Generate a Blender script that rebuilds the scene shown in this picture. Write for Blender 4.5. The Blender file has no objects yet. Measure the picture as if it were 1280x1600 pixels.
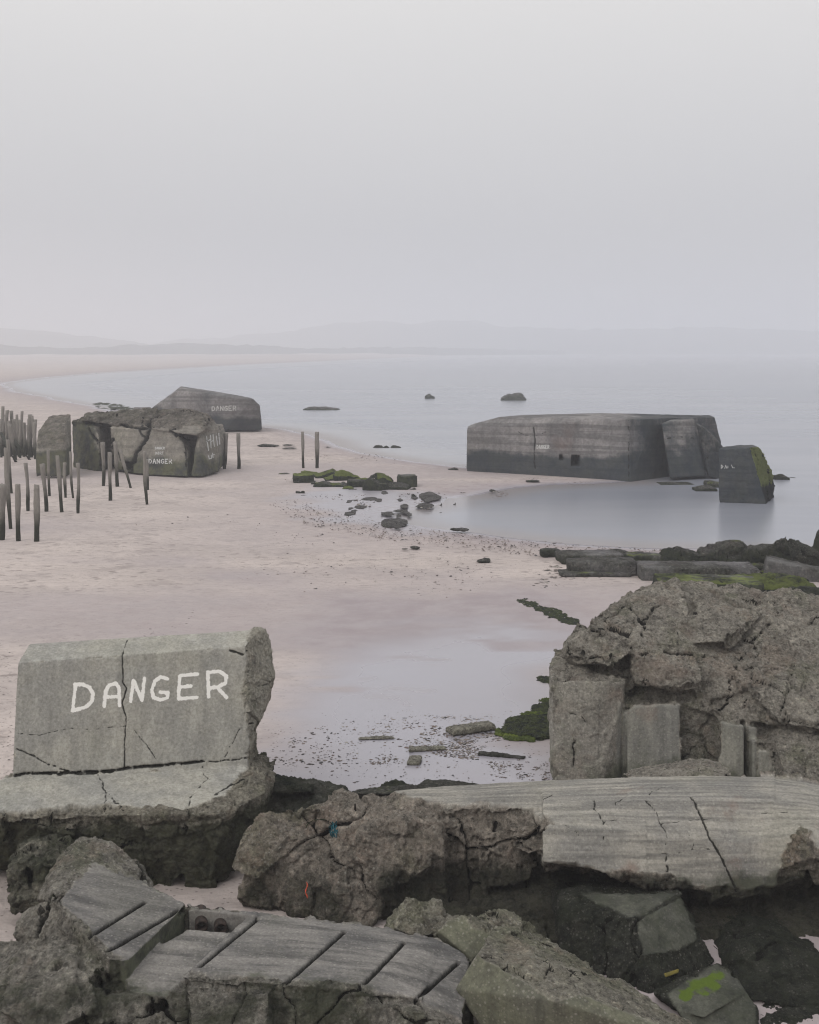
import bpy, bmesh, math, random
import numpy as np
from mathutils import Vector
from mathutils.bvhtree import BVHTree
R = math.radians
C = bpy.context.scene.collection
sc = bpy.context.scene
# ------------------------------------------------------------------ camera, sky, sun, exposure
F, HC, HZ = 1900.0, 6.5, 548.0          # focal length in photo pixels, eye height in metres, horizon row
cam = bpy.data.objects.new('camera', bpy.data.cameras.new('camera'))
C.objects.link(cam); sc.camera = cam
cam.location = (0, 0, HC); cam.rotation_euler = (R(90), 0, 0)
cam.data.sensor_fit = 'VERTICAL'; cam.data.sensor_height = 127.0
cam.data.lens = 127.0 * F / 1600.0
cam.data.shift_y = -(800.0 - HZ) / 1600.0
cam.data.clip_start = 0.5; cam.data.clip_end = 20000
SUN_EL, SUN_AZ = R(42), R(-140)
w = bpy.data.worlds.new('World'); sc.world = w; w.use_nodes = True
nt = w.node_tree; nt.nodes.clear()
def wn(t, **k):
    n = nt.nodes.new(t)
    for a, b in k.items(): setattr(n, a, b)
    return n
out = wn('ShaderNodeOutputWorld'); bg = wn('ShaderNodeBackground'); bg.inputs[1].default_value = 0.1
sky = wn('ShaderNodeTexSky', sky_type='NISHITA', sun_disc=False, sun_elevation=SUN_EL, sun_rotation=SUN_AZ)
sky.air_density = 1.0; sky.dust_density = 6.0
tc = wn('ShaderNodeTexCoord'); sp = wn('ShaderNodeSeparateXYZ'); nt.links.new(tc.outputs['Generated'], sp.inputs[0])
rp = wn('ShaderNodeValToRGB'); nt.links.new(sp.outputs[2], rp.inputs[0])
rp.color_ramp.elements[0].position = 0.0; rp.color_ramp.elements[0].color = (5.7, 5.7, 5.95, 1)
rp.color_ramp.elements[1].position = 1.0; rp.color_ramp.elements[1].color = (10.6, 10.5, 10.5, 1)
e = rp.color_ramp.elements.new(0.10); e.color = (5.95, 5.9, 6.0, 1)
e = rp.color_ramp.elements.new(0.27); e.color = (8.1, 7.95, 7.8, 1)
nz = wn('ShaderNodeTexNoise'); nz.inputs['Scale'].default_value = 1.6; nz.inputs['Detail'].default_value = 3
mp = wn('ShaderNodeMapping'); mp.inputs['Scale'].default_value = (1, 1, 3); nt.links.new(tc.outputs['Generated'], mp.inputs[0]); nt.links.new(mp.outputs[0], nz.inputs[0])
mr = wn('ShaderNodeMapRange'); mr.inputs[3].default_value = 0.965; mr.inputs[4].default_value = 1.035; nt.links.new(nz.outputs[0], mr.inputs[0])
ml = wn('ShaderNodeVectorMath', operation='SCALE'); nt.links.new(rp.outputs[0], ml.inputs[0]); nt.links.new(mr.outputs[0], ml.inputs[3])
mx = wn('ShaderNodeMixRGB'); mx.inputs[0].default_value = 0.92
nt.links.new(sky.outputs[0], mx.inputs[1]); nt.links.new(ml.outputs[0], mx.inputs[2])
nt.links.new(mx.outputs[0], bg.inputs[0]); nt.links.new(bg.outputs[0], out.inputs[0])
sun = bpy.data.objects.new('sun', bpy.data.lights.new('sun', 'SUN')); C.objects.link(sun)
sun.data.energy = 1.15; sun.data.angle = R(35); sun.data.color = (1.0, 0.96, 0.92)
sd = Vector((math.sin(SUN_AZ) * math.cos(SUN_EL), math.cos(SUN_AZ) * math.cos(SUN_EL), math.sin(SUN_EL)))
sun.rotation_euler = sd.to_track_quat('Z', 'Y').to_euler(); sun.location = (0, 0, 50)
sc.view_settings.view_transform = 'Standard'; sc.view_settings.look = 'None'
sc.view_settings.exposure = 0.0; sc.view_settings.gamma = 1.0
sc.cycles.use_denoising = True
sc.cycles.filter_width = 1.15; sc.cycles.volume_bounces = 2; sc.cycles.max_bounces = 8
try: sc.cycles.denoising_prefilter = 'ACCURATE'
except Exception: pass
HAZE = 0.0013
random.seed(4)

# ------------------------------------------------------------------ geometry of the place
def zg(y):
    t = min(1, max(0, (y - 15.5) / 3.0)); t = t * t * (3 - 2 * t)
    return -0.15 + 0.25 * t
def G(px, py, z=None):                      # a point of the beach
    zz = 0.1 if z is None else z
    for _ in range(4):
        d = F * (HC - zz) / (py - HZ)
        if z is None: zz = zg(d)
    return Vector(((px - 640) / F * d, d, zz))
def D(px, py, d): return Vector(((px - 640) / F * d, d, HC - (py - HZ) / F * d))

# ------------------------------------------------------------------ vectorised noise
def _h(ix, iy, iz, s):
    h = (ix.astype(np.int64) * 374761393 + iy.astype(np.int64) * 668265263 + iz.astype(np.int64) * 2147483647 + s * 1274126177) & 0xffffffff
    h = ((h ^ (h >> 13)) * 1274126177) & 0xffffffff
    h = ((h ^ (h >> 16)) * 2246822519) & 0xffffffff
    return ((h ^ (h >> 15)) & 0xffffff) / float(0xffffff)
def vnoise(p, s=0):
    i = np.floor(p); f = p - i; u = f * f * f * (f * (f * 6 - 15) + 10)
    x, y, z = i[:, 0], i[:, 1], i[:, 2]
    def c(a, b, c_): return _h(x + a, y + b, z + c_, s)
    ux, uy, uz = u[:, 0], u[:, 1], u[:, 2]
    x00 = c(0,0,0)*(1-ux)+c(1,0,0)*ux; x10 = c(0,1,0)*(1-ux)+c(1,1,0)*ux
    x01 = c(0,0,1)*(1-ux)+c(1,0,1)*ux; x11 = c(0,1,1)*(1-ux)+c(1,1,1)*ux
    return ((x00*(1-uy)+x10*uy)*(1-uz)+(x01*(1-uy)+x11*uy)*uz) * 2 - 1
ROT = np.array([[0.36, 0.48, -0.8], [-0.8, 0.6, 0.0], [0.48, 0.64, 0.6]])
def fbm(p, octv=4, s=0, gain=0.5):
    q = p.copy(); a = 1.0; t = 0; n = 0
    for k in range(octv):
        t = t + a * vnoise(q, s + k); n += a; a *= gain; q = (q @ ROT.T) * 2.03
    return t / n
def ridged(p, octv=4, s=0):
    q = p.copy(); a = 1.0; t = 0; n = 0
    for k in range(octv):
        t = t + a * (1 - 2 * np.abs(vnoise(q, s + k))); n += a; a *= .5; q = (q @ ROT.T) * 2.1
    return t / n
def cells(p, s=0):                          # F1, F2, random value of the nearest cell, local tilt
    i = np.floor(p); f1 = np.full(len(p), 9.); f2 = f1.copy(); idr = np.zeros(len(p)); tl = np.zeros(len(p))
    for a in (-1, 0, 1):
        for b in (-1, 0, 1):
            for c in (-1, 0, 1):
                x, y, z = i[:,0]+a, i[:,1]+b, i[:,2]+c
                h1, h2, h3 = _h(x,y,z,s+11), _h(x,y,z,s+23), _h(x,y,z,s+37)
                dx, dy, dz = x+h1-p[:,0], y+h2-p[:,1], z+h3-p[:,2]
                d = dx*dx+dy*dy+dz*dz
                r = (h1*7.3+h2*3.1) % 1.0
                m = d < f1
                f2 = np.where(m, f1, np.minimum(f2, d)); f1 = np.where(m, d, f1)
                idr = np.where(m, r, idr); tl = np.where(m, dx*(h2-.5)+dy*(h3-.5)+dz*(h1-.5), tl)
    return np.sqrt(f1), np.sqrt(f2), idr, tl
def sst(a, b, x):
    t = np.clip((x - a) / (b - a), 0, 1); return t * t * (3 - 2 * t)
def seg_dist(P, pts):                       # distance to a 3-D polyline, and how far along
    P = np.asarray(P); best = np.full(len(P), 1e9)
    for a, b in zip(pts[:-1], pts[1:]):
        a = np.array(a); b = np.array(b); ab = b - a; L = (ab * ab).sum() + 1e-12
        t = np.clip(((P - a) @ ab) / L, 0, 1)
        best = np.minimum(best, np.linalg.norm(P - a - t[:, None] * ab, axis=1))
    return best

# ------------------------------------------------------------------ materials
class NB:
    def __init__(s, name):
        s.m = bpy.data.materials.new(name); s.m.use_nodes = True; s.t = s.m.node_tree; s.t.nodes.clear()
        s.out = s.n('ShaderNodeOutputMaterial'); s.b = s.n('ShaderNodeBsdfPrincipled'); s.t.links.new(s.b.outputs[0], s.out.inputs[0])
        s.tc = s.n('ShaderNodeTexCoord').outputs['Object']
    def n(s, ty, **k):
        x = s.t.nodes.new(ty)
        for a, b in k.items(): setattr(x, a, b)
        return x
    def set(s, sock, v):
        if isinstance(v, bpy.types.NodeSocket): s.t.links.new(v, sock)
        elif isinstance(v, tuple) and len(v) == 3 and sock.type == 'RGBA': sock.default_value = (*v, 1)
        else: sock.default_value = v
    def math(s, op, a, b=0.0, c=None):
        x = s.n('ShaderNodeMath', operation=op); s.set(x.inputs[0], a); s.set(x.inputs[1], b)
        if c is not None: s.set(x.inputs[2], c)
        return x.outputs[0]
    def mix(s, f, a, b, mode='MIX'):
        x = s.n('ShaderNodeMixRGB', blend_type=mode); s.set(x.inputs[0], f); s.set(x.inputs[1], a); s.set(x.inputs[2], b); return x.outputs[0]
    def map(s, v, a, b, c=0.0, d=1.0, smooth=True):
        x = s.n('ShaderNodeMapRange'); x.interpolation_type = 'SMOOTHSTEP' if smooth else 'LINEAR'
        s.set(x.inputs[0], v)
        for i, q in enumerate((a, b, c, d)): s.set(x.inputs[i + 1], q)
        return x.outputs[0]
    def noise(s, scale, detail=4, rough=.55, sc3=None, dist=0.0, off=0.0):
        v = s.tc
        if sc3 or off:
            q = s.n('ShaderNodeMapping'); s.t.links.new(v, q.inputs[0]); q.inputs['Scale'].default_value = sc3 or (1,1,1); q.inputs['Location'].default_value = (off,)*3; v = q.outputs[0]
        x = s.n('ShaderNodeTexNoise'); s.t.links.new(v, x.inputs['Vector'])
        x.inputs['Scale'].default_value = scale; x.inputs['Detail'].default_value = detail; x.inputs['Roughness'].default_value = rough; x.inputs['Distortion'].default_value = dist
        return x.outputs[0]
    def vor(s, scale, feature='F1', sc3=None, rnd=1.0, dim='3D'):
        v = s.tc
        if sc3:
            q = s.n('ShaderNodeMapping'); s.t.links.new(v, q.inputs[0]); q.inputs['Scale'].default_value = sc3; v = q.outputs[0]
        x = s.n('ShaderNodeTexVoronoi', feature=feature, voronoi_dimensions=dim); s.t.links.new(v, x.inputs['Vector']); x.inputs['Scale'].default_value = scale; x.inputs['Randomness'].default_value = rnd
        return x
    def attr(s, name):
        x = s.n('ShaderNodeAttribute'); x.attribute_name = name; return x.outputs['Fac']
    def bump(s, h, strength, dist, prev=None):
        x = s.n('ShaderNodeBump'); s.set(x.inputs['Strength'], strength); x.inputs['Distance'].default_value = dist; s.t.links.new(h, x.inputs['Height'])
        if prev is not None: s.t.links.new(prev, x.inputs['Normal'])
        return x.outputs[0]
    def fin(s, col, rough=.9, normal=None, spec=.3):
        s.set(s.b.inputs['Base Color'], col); s.set(s.b.inputs['Roughness'], rough); s.b.inputs['Specular IOR Level'].default_value = spec
        if normal is not None: s.t.links.new(normal, s.b.inputs['Normal'])
        return s.m

def concrete(name, cast=(.20,.195,.175), cast2=(.145,.145,.14), brk=(.15,.138,.12), brk2=(.085,.08,.072), alg=(.075,.083,.052), alg2=(.030,.034,.025),
             speck=.5, fscale=1.0, streak=(7, 7, .8), paint=(.86,.85,.81), moss=(.10,.15,.02), mossamt=0.0, rust=0.0, streakamt=.6, boards=0.0):
    b = NB(name)
    k = 1.0 / fscale
    rough = b.attr('rough')
    n1 = b.noise(1.3 * k, 6, .6); n2 = b.noise(6 * k, 8, .7, off=3.0); n3 = b.noise(30 * k, 6, .75, off=9.0)
    st = b.noise(1.0 * k, 5, .6, sc3=streak)
    f = b.map(n2, .35, .68)
    ccast = b.mix(b.map(n1, .35, .65), cast, cast2)
    ccast = b.mix(b.math('MULTIPLY', b.map(st, .42, .68), streakamt), ccast, tuple(c * .62 for c in cast2))
    ccast = b.mix(b.math('MULTIPLY', b.map(st, .48, .30), .35), ccast, tuple(min(.5, c * 1.35) for c in cast))
    if boards:
        bd_ = b.noise(1.0, 3, .5, sc3=(.12, .12, 5.5), off=17.0)
        ccast = b.mix(b.math('MULTIPLY', b.map(bd_, .46, .56), boards), ccast, tuple(c * .5 for c in cast2))
    cbrk = b.mix(f, brk, brk2)
    cbrk = b.mix(b.math('MULTIPLY', b.map(n1, .45, .62), .55), cbrk, tuple(c * 1.25 for c in brk))
    pt1 = b.noise(.8 * k, 6, .7, off=41.0); pt2 = b.noise(1.7 * k, 6, .7, off=47.0)
    cbrk = b.mix(b.math('MULTIPLY', b.map(pt1, .50, .62), .55), cbrk, (brk[0] * .50, brk[1] * .56, brk[2] * .42))
    cbrk = b.mix(b.math('MULTIPLY', b.map(pt2, .54, .64), .5), cbrk, (brk[0] * .98, brk[1] * .87, brk[2] * .82))
    cbrk = b.mix(b.math('MULTIPLY', b.map(pt2, .46, .36), .5), cbrk, tuple(min(.6, c * 1.35) for c in brk))
    ccast = b.mix(b.math('MULTIPLY', b.map(pt1, .50, .62), .25), ccast, (cast[0] * .80, cast[1] * .82, cast[2] * .74))
    col = b.mix(rough, ccast, cbrk)
    gr = b.noise(15 * k, 9, .78, off=31.0)
    col = b.mix(b.math('MULTIPLY', b.map(gr, .49, .38), b.math('MULTIPLY_ADD', rough, .7, .12)), col, b.mix(1.0, col, (.38, .38, .37), 'MULTIPLY'))
    col = b.mix(b.math('MULTIPLY', b.map(gr, .52, .64), b.math('MULTIPLY_ADD', rough, .7, .2)), col, b.mix(1.0, col, (1.75, 1.74, 1.7), 'MULTIPLY'))
    col = b.mix(b.map(n3, .38, .66, 0, .55), col, b.mix(1.0, col, (.48, .47, .45), 'MULTIPLY'))
    # aggregate pebbles showing in the concrete
    for scl, thr, cc in ((24 * k, .22, (.58, .56, .50)), (15 * k, .26, (.05, .047, .044)), (38 * k, .30, (.42, .39, .33))):
        v = b.vor(scl)
        pick = b.n('ShaderNodeSeparateColor'); b.t.links.new(v.outputs['Color'], pick.inputs[0])
        m = b.math('MULTIPLY', b.map(v.outputs['Distance'], thr + .14, thr), b.math('GREATER_THAN', pick.outputs[0], .74))
        col = b.mix(b.math('MULTIPLY', m, b.math('MULTIPLY_ADD', rough, speck * .7, speck * .3)), col, cc)
    if rust:
        col = b.mix(b.math('MULTIPLY', b.map(b.noise(1.1 * k, 5, .6, off=21.0), .58, .72), rust), col, (.17, .095, .07))
    al = b.attr('alg')
    an = b.math('ADD', al, b.math('MULTIPLY', b.math('SUBTRACT', b.noise(2.6 * k, 7, .68, off=5.0), .5), 1.5))
    col = b.mix(b.math('MULTIPLY', b.map(an, .28, .72), .85), col, b.mix(b.map(n2, .4, .62), alg, alg2))
    ms = b.attr('moss')
    mm = b.map(b.math('ADD', ms, b.math('MULTIPLY', b.math('SUBTRACT', b.noise(5 * k, 7, .7, off=13.0), .5), 1.3)), .55, .85)
    col = b.mix(mm, col, b.mix(n3, moss, tuple(c * .45 for c in moss)))
    ck = b.attr('crack')
    wob = b.math('MULTIPLY', b.math('SUBTRACT', n3, .5), 1.6)
    cm = b.map(b.math('ADD', ck, wob), 1.45, .8)
    col = b.mix(b.math('MULTIPLY', cm, .9), col, (.012, .012, .010))
    pt = b.attr('paint')
    pn = b.math('MULTIPLY', b.math('SUBTRACT', b.noise(34 * k, 6, .8, off=2.0), .5), 2.2)
    pm = b.map(b.math('ADD', pt, pn), 1.15, .85)
    pm = b.math('MULTIPLY', pm, b.math('SUBTRACT', 1.0, b.math('MULTIPLY', cm, .8)))
    col = b.mix(b.math('MULTIPLY', pm, .93), col, paint)
    nb = b.bump(n3, b.math('MULTIPLY_ADD', rough, .75, .16), .04 * fscale)
    nb = b.bump(b.noise(11 * k, 9, .72, off=1.0), b.math('MULTIPLY_ADD', rough, .95, .05), .22 * fscale, nb)
    nb = b.bump(st, b.math('MULTIPLY', b.math('SUBTRACT', 1.0, rough), .18), .02 * fscale, nb)
    return b.fin(col, .93, nb, .2)
M = {}
M['danger'] = concrete('weathered_concrete', cast=(.39,.38,.335), cast2=(.31,.308,.285), brk=(.40,.375,.31), brk2=(.24,.225,.19), streakamt=.35, alg=(.085,.092,.055), alg2=(.032,.036,.024))
M['boulder'] = concrete('broken_concrete', cast=(.26,.258,.225), cast2=(.19,.19,.175), brk=(.44,.41,.355), brk2=(.25,.235,.205), rust=.3)
M['slab'] = concrete('long_slab_concrete', cast=(.34,.325,.285), cast2=(.22,.215,.20), brk=(.43,.38,.325), brk2=(.22,.205,.175), streak=(.5, 13, 13), streakamt=.75, rust=.55, alg=(.045,.050,.032), alg2=(.017,.020,.014))  # algae tones near black, also carrying the shade under the slab
M['groove'] = concrete('grooved_concrete', cast=(.235,.225,.21), cast2=(.125,.123,.121), brk=(.38,.36,.315), brk2=(.20,.19,.168), streak=(.9, 7, 5), streakamt=.8)
M['front'] = concrete('pale_fragment_concrete', cast=(.145,.147,.105), cast2=(.125,.125,.10), brk=(.42,.40,.33), brk2=(.22,.21,.18))
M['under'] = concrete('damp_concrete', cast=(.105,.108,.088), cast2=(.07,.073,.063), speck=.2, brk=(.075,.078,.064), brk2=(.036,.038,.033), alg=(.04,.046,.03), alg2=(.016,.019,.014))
M['bunker'] = concrete('bunker_concrete', cast=(.30,.285,.28), cast2=(.21,.205,.21), brk=(.13,.12,.11), brk2=(.06,.058,.056), fscale=4.5, streak=(5, 5, .8), streakamt=.8,
                       alg=(.032,.040,.042), alg2=(.019,.028,.038), moss=(.30,.34,.12), speck=.15, boards=.6, rust=.3)
M['cracked'] = concrete('pale_bunker_concrete', cast=(.31,.29,.25), cast2=(.20,.19,.17), brk=(.30,.27,.235), brk2=(.15,.14,.125), fscale=4.5, streak=(5, 5, 1.0), speck=.15,
                        alg=(.085,.09,.05), alg2=(.03,.035,.036), boards=.4)
M['rubble'] = concrete('shore_rubble_concrete', cast=(.19,.185,.195), cast2=(.11,.108,.12), brk=(.19,.182,.178), brk2=(.08,.078,.077), fscale=2.4, speck=.2, alg=(.055,.065,.035), alg2=(.025,.032,.025), moss=(.25,.30,.08))
def wood_mat():
    b = NB('weathered_wood'); h = b.attr('hgt')
    n = b.noise(9, 6, .65, sc3=(3, 3, .5)); n2 = b.noise(3, 4)
    col = b.mix(n, (.30, .28, .25), (.11, .10, .092))
    col = b.mix(b.map(b.math('ADD', h, b.math('MULTIPLY', n2, .4)), .85, .40), col, b.mix(n, (.030, .032, .018), (.012, .013, .010)))
    return b.fin(col, .9, b.bump(n, .7, .03))
M['wood'] = wood_mat()
def simple(name, c1, c2, scale=6, rough=.8, bump=.5, bd=.02, sc3=None):
    b = NB(name); n = b.noise(scale, 7, .65, sc3=sc3); return b.fin(b.mix(b.map(n, .35, .65), c1, c2), rough, b.bump(n, bump, bd))
M['pipe'] = simple('rusty_iron', (.05,.035,.028), (.02,.017,.016), 30)
M['rope'] = simple('teal_rope', (.02,.13,.16), (.01,.06,.08), 60)
M['stick'] = simple('yellow_wood', (.20,.16,.03), (.10,.09,.03), 20)
M['weed'] = simple('dark_seaweed', (.014,.018,.016), (.045,.055,.02), 9, .75, 1.0, .04)
M['redpaint'] = simple('red_paint', (.60,.10,.05), (.35,.08,.05), 50)

# ------------------------------------------------------------------ helpers for objects
def link(o, parent=None):
    C.objects.link(o)
    if parent is not None: o.parent = parent
    return o
def tag(o, label=None, cat=None, group=None, kind=None):
    if label: o['label'] = label
    if cat: o['category'] = cat
    if group: o['group'] = group
    if kind: o['kind'] = kind
    return o
def mesh_np(name, V, Fc, mat, attrs=None, smooth=True):
    me = bpy.data.meshes.new(name); V = np.asarray(V, dtype=np.float32)
    if isinstance(Fc, np.ndarray):
        k = Fc.shape[1]; me.vertices.add(len(V)); me.vertices.foreach_set('co', V.ravel())
        me.loops.add(Fc.size); me.loops.foreach_set('vertex_index', Fc.astype(np.int32).ravel())
        me.polygons.add(len(Fc)); me.polygons.foreach_set('loop_start', np.arange(0, Fc.size, k, dtype=np.int32)); me.update(calc_edges=True)
    else: me.from_pydata([tuple(map(float, v)) for v in V], [], Fc)
    me.materials.append(mat)
    for k, a in (attrs or {}).items():
        at = me.attributes.new(k, 'FLOAT', 'POINT'); at.data.foreach_set('value', np.asarray(a, dtype=np.float32))
    me.polygons.foreach_set('use_smooth', np.full(len(me.polygons), smooth)); me.update(); me.validate()
    return me

def hull_mesh(hulls, v):
    bm = bmesh.new()
    for h in hulls:
        vs = [bm.verts.new(p) for p in h]
        r = bmesh.ops.convex_hull(bm, input=vs, use_existing_faces=False)
        dead = list({g for g in r['geom_interior'] + r['geom_unused'] if isinstance(g, bmesh.types.BMVert)})
        bmesh.ops.delete(bm, geom=dead, context='VERTS')
    me = bpy.data.meshes.new('tmp'); bm.to_mesh(me); bm.free()
    o = bpy.data.objects.new('tmp', me); C.objects.link(o)
    m = o.modifiers.new('r', 'REMESH'); m.mode = 'VOXEL'; m.voxel_size = v
    dg = bpy.context.evaluated_depsgraph_get(); ev = o.evaluated_get(dg); em = ev.to_mesh()
    n = len(em.vertices); V = np.empty(n * 3, np.float32); em.vertices.foreach_get('co', V)
    N = np.empty(n * 3, np.float32); em.vertices.foreach_get('normal', N)
    L = np.empty(len(em.loops), np.int32); em.loops.foreach_get('vertex_index', L)
    ls = np.empty(len(em.polygons), np.int32); em.polygons.foreach_get('loop_total', ls)
    ok4 = (ls == 4).all()
    Fc = L.reshape(-1, 4) if ok4 else [tuple(L[i:i + k]) for i, k in zip(np.concatenate(([0], np.cumsum(ls)[:-1])), ls)]
    ev.to_mesh_clear(); bpy.data.objects.remove(o); bpy.data.meshes.remove(me)
    return V.reshape(-1, 3).astype(float), N.reshape(-1, 3).astype(float), Fc
def vnorm(V, Fc):
    if not isinstance(Fc, np.ndarray): return None
    a, b, c, d = (V[Fc[:, i]] for i in range(4)); n = np.cross(c - a, d - b); N = np.zeros_like(V)
    for i in range(4): np.add.at(N, Fc[:, i], n)
    return N / (np.linalg.norm(N, axis=1)[:, None] + 1e-12)

def rock(name, hulls, v, mat, label=None, cat=None, group=None, parent=None, base=None, seed=1, size=1.0,
         rough=None, amp=.10, facet=.05, fsc=1.6, crackd=.05, fine=.018, flat=.004, cracks=(), paint=(), alg=None, moss=None, holes=(), layers=0.0, pre=None, crw=.05, bb=.28, rid=.02, rects=()):
    """union of convex lumps -> fine even mesh -> broken concrete relief. rough(P,N) in 0..1 says where it is broken."""
    V, N, Fc = hull_mesh(hulls, v)
    P0 = V.copy(); n = len(V); zero = np.zeros(n)
    rg = np.ones(n) if rough is None else np.clip(rough(P0, N) + .0, 0, 1)
    # ragged border between cast and broken skin
    s = seed * 17
    A = fbm(P0 / (1.0 * size), 3, s); B = fbm(P0 / (.30 * size), 4, s + 5); Cn = fbm(P0 / (.075 * size), 3, s + 9)
    Wp = P0 / size + .22 * np.stack([A, B, fbm(P0 / (.5 * size), 2, s + 31)], 1)
    f1, f2, idr, tl = cells(Wp * fsc, s); edge = f2 - f1
    g1, g2, idg, tg = cells(Wp * fsc * 3.1 + 7, s + 3)
    k1, k2, idk, tk = cells(Wp * fsc * 8.3 + 3, s + 8)
    d = amp * A + amp * bb * B + fine * Cn + facet * ((idr - .5) * .9 + tl * 2.6) + facet * .30 * ((idg - .5) * 1.2 + tg * 2.8) + facet * .12 * ((idk - .5) * 1.3 + tk * 3.0)
    pick = sst(.0, .25, fbm(P0 / (.9 * size), 2, s + 77) + .08)
    ce = sst(crw, 0.0, edge) * pick
    d = d - crackd * ce - crackd * .25 * sst(.06, 0, g2 - g1) * pick
    d = d + rid * ridged(P0 / (.24 * size), 5, s + 60)
    d = d - .3 * amp
    if layers:
        q = P0[:, 2] / (.16 * size) + .9 * A; d = d + layers * (np.abs((q % 1) - .5) * 2 - .5)
    lim = .5 * amp + facet
    disp = d * rg + (1 - rg) * flat * (B + .5 * Cn)
    V = V + N * disp[:, None]
    for (x0, y0, x1, y1), dp in rects:
        x, y = pix(P0); m = (x > x0) & (x < x1) & (y > y0) & (y < y1) & (N[:, 1] < -.4); V = V + np.outer(m * dp, (0, 1., 0))
    ck = np.where(ce * rg > .3, 1.2 - ce * rg * .6, 3.0)
    if holes or cracks or paint:
        tris = Fc.tolist() if isinstance(Fc, np.ndarray) else Fc
        bv = BVHTree.FromPolygons([tuple(p) for p in V], tris)
        def onsurf(px, py):
            dr = Vector(((px - 640) / F, 1, -(py - HZ) / F)).normalized()
            hit = bv.ray_cast(Vector((0, 0, HC)), dr)
            return np.array(hit[0]) if hit[0] is not None else None
        def poly(pts, step=14.0):
            o = []
            for (x0, y0), (x1, y1) in zip(pts[:-1], pts[1:]):
                k = max(1, int(math.hypot(x1 - x0, y1 - y0) / step))
                for j in range(k): o.append((x0 + (x1 - x0) * j / k, y0 + (y1 - y0) * j / k))
            o.append(pts[-1]); o = [onsurf(*q) for q in o]; return [q for q in o if q is not None]
        Vb = V.copy(); wig = np.stack([Cn, fbm(P0 / (.05 * size), 2, s + 41), B], 1)
        for pts, wd, dp, wg in cracks:
            pl = poly(pts)
            if len(pl) < 2: continue
            ds = seg_dist(Vb + wig * wg, pl)
            V = V - N * (dp * sst(wd * 1.5, wd * .3, ds))[:, None]
            ck = np.minimum(ck, ds / wd)
        for (hx, hy), rad, dp in holes:
            c = onsurf(hx, hy)
            if c is None: continue
            ds = np.linalg.norm((Vb - c) * np.array([1, 1, 1.]), axis=1)
            nn = np.array((0.25, .80, -.55)); V = V + nn * (dp * sst(rad * 1.12, rad * .88, ds))[:, None]
            ck = np.minimum(ck, np.clip(ds / rad * 1.0, .0, 3))
        pt = np.full(n, 3.0)
        for strokes, wd in paint:
            for pts in strokes:
                pl = poly(pts, 6.0)
                if len(pl) > 1: pt = np.minimum(pt, seg_dist(Vb, pl) / (wd * (1 + .22 * wig[:, 1] + .12 * B)))
    else: pt = np.full(n, 3.0)
    al = zero if alg is None else alg(P0, N); mo = zero if moss is None else moss(P0, N)
    if pre is not None: V = pre(V)
    if base is None: base = Vector((float(V[:, 0].mean()), float(V[:, 1].mean()), float(V[:, 2].min())))
    if parent is not None: base = Vector(parent['org'])
    me = mesh_np(name, V - np.array(base), Fc, mat, {'rough': rg, 'crack': ck, 'alg': al, 'moss': mo, 'paint': pt})
    o = bpy.data.objects.new(name, me)
    if parent is not None: o.parent = parent
    else: o.location = base
    C.objects.link(o); o['org'] = tuple(base)
    return tag(o, label, cat, group, 'thing' if label else None)
def ext(pts, vec): return [Vector(p) for p in pts] + [Vector(p) + Vector(vec) for p in pts]
def DD(*a): return [D(*p) for p in a]
def nrm(*p):
    a, b, c = (np.array(q) for q in p); n = np.cross(b - a, c - a); n = n / np.linalg.norm(n)
    return -n if n[1] > 0 else n
def planes_smooth(specs, soft=.05):
    """broken everywhere but on the given cast faces: (point, normal, tolerance)"""
    def f(P, N):
        r = np.ones(len(P))
        for c, nn, tol in specs:
            dist = np.abs((P - np.array(c)) @ nn); al = N @ nn
            jag = fbm(P / .35, 4, 91) * .05
            m = sst(tol + soft, tol, dist + jag * .0) * sst(.55, .8, al)
            r = np.minimum(r, 1 - m)
        return r
    return f
def pix(P): return P[:, 0] / P[:, 1] * F + 640, (HC - P[:, 2]) / P[:, 1] * F + HZ
def sdf2(X, Y, poly):                       # signed distance to a polygon, negative inside
    X = np.asarray(X, float); Y = np.asarray(Y, float); d = np.full(X.shape, 1e18); ins = np.zeros(X.shape, bool); n = len(poly)
    for i in range(n):
        x0, y0 = poly[i][0], poly[i][1]; x1, y1 = poly[(i + 1) % n][0], poly[(i + 1) % n][1]
        ex, ey = x1 - x0, y1 - y0; wx, wy = X - x0, Y - y0
        t = np.clip((wx * ex + wy * ey) / (ex * ex + ey * ey + 1e-12), 0, 1)
        d = np.minimum(d, (wx - ex * t) ** 2 + (wy - ey * t) ** 2)
        c = (y0 <= Y) != (y1 <= Y)
        ins ^= c & (X < x0 + (Y - y0) * ex / (ey if abs(ey) > 1e-12 else 1e-12))
    d = np.sqrt(d); return np.where(ins, -d, d)
def cast_in(polys, jag=7.0, soft=3.0, seed=3, minal=None):
    """1 = broken; 0 on the surface seen inside the outlines, with a ragged border"""
    def f(P, N):
        x, y = pix(P); j = (fbm(P / .22, 4, seed) + .6 * fbm(P / .07, 2, seed + 4)) * jag; r = np.ones(len(P))
        for pl in polys:
            r = np.minimum(r, sst(-soft, soft, sdf2(x, y, pl) + j))
        toc = np.stack([-P[:, 0], -P[:, 1], HC - P[:, 2]], 1); toc /= np.linalg.norm(toc, axis=1)[:, None]
        return np.maximum(r, sst(-.25, -.5, (N * toc).sum(1)))
    return f
def lowz(z0, z1, k=1.0, up=.35):
    def f(P, N): return np.clip(k * sst(z1, z0, P[:, 2]) - up * sst(.3, .9, N[:, 2]), 0, 1)
    return f
def upm(k=.8, lo=.35):
    def f(P, N): return k * sst(lo, lo + .4, N[:, 2])
    return f

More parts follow.
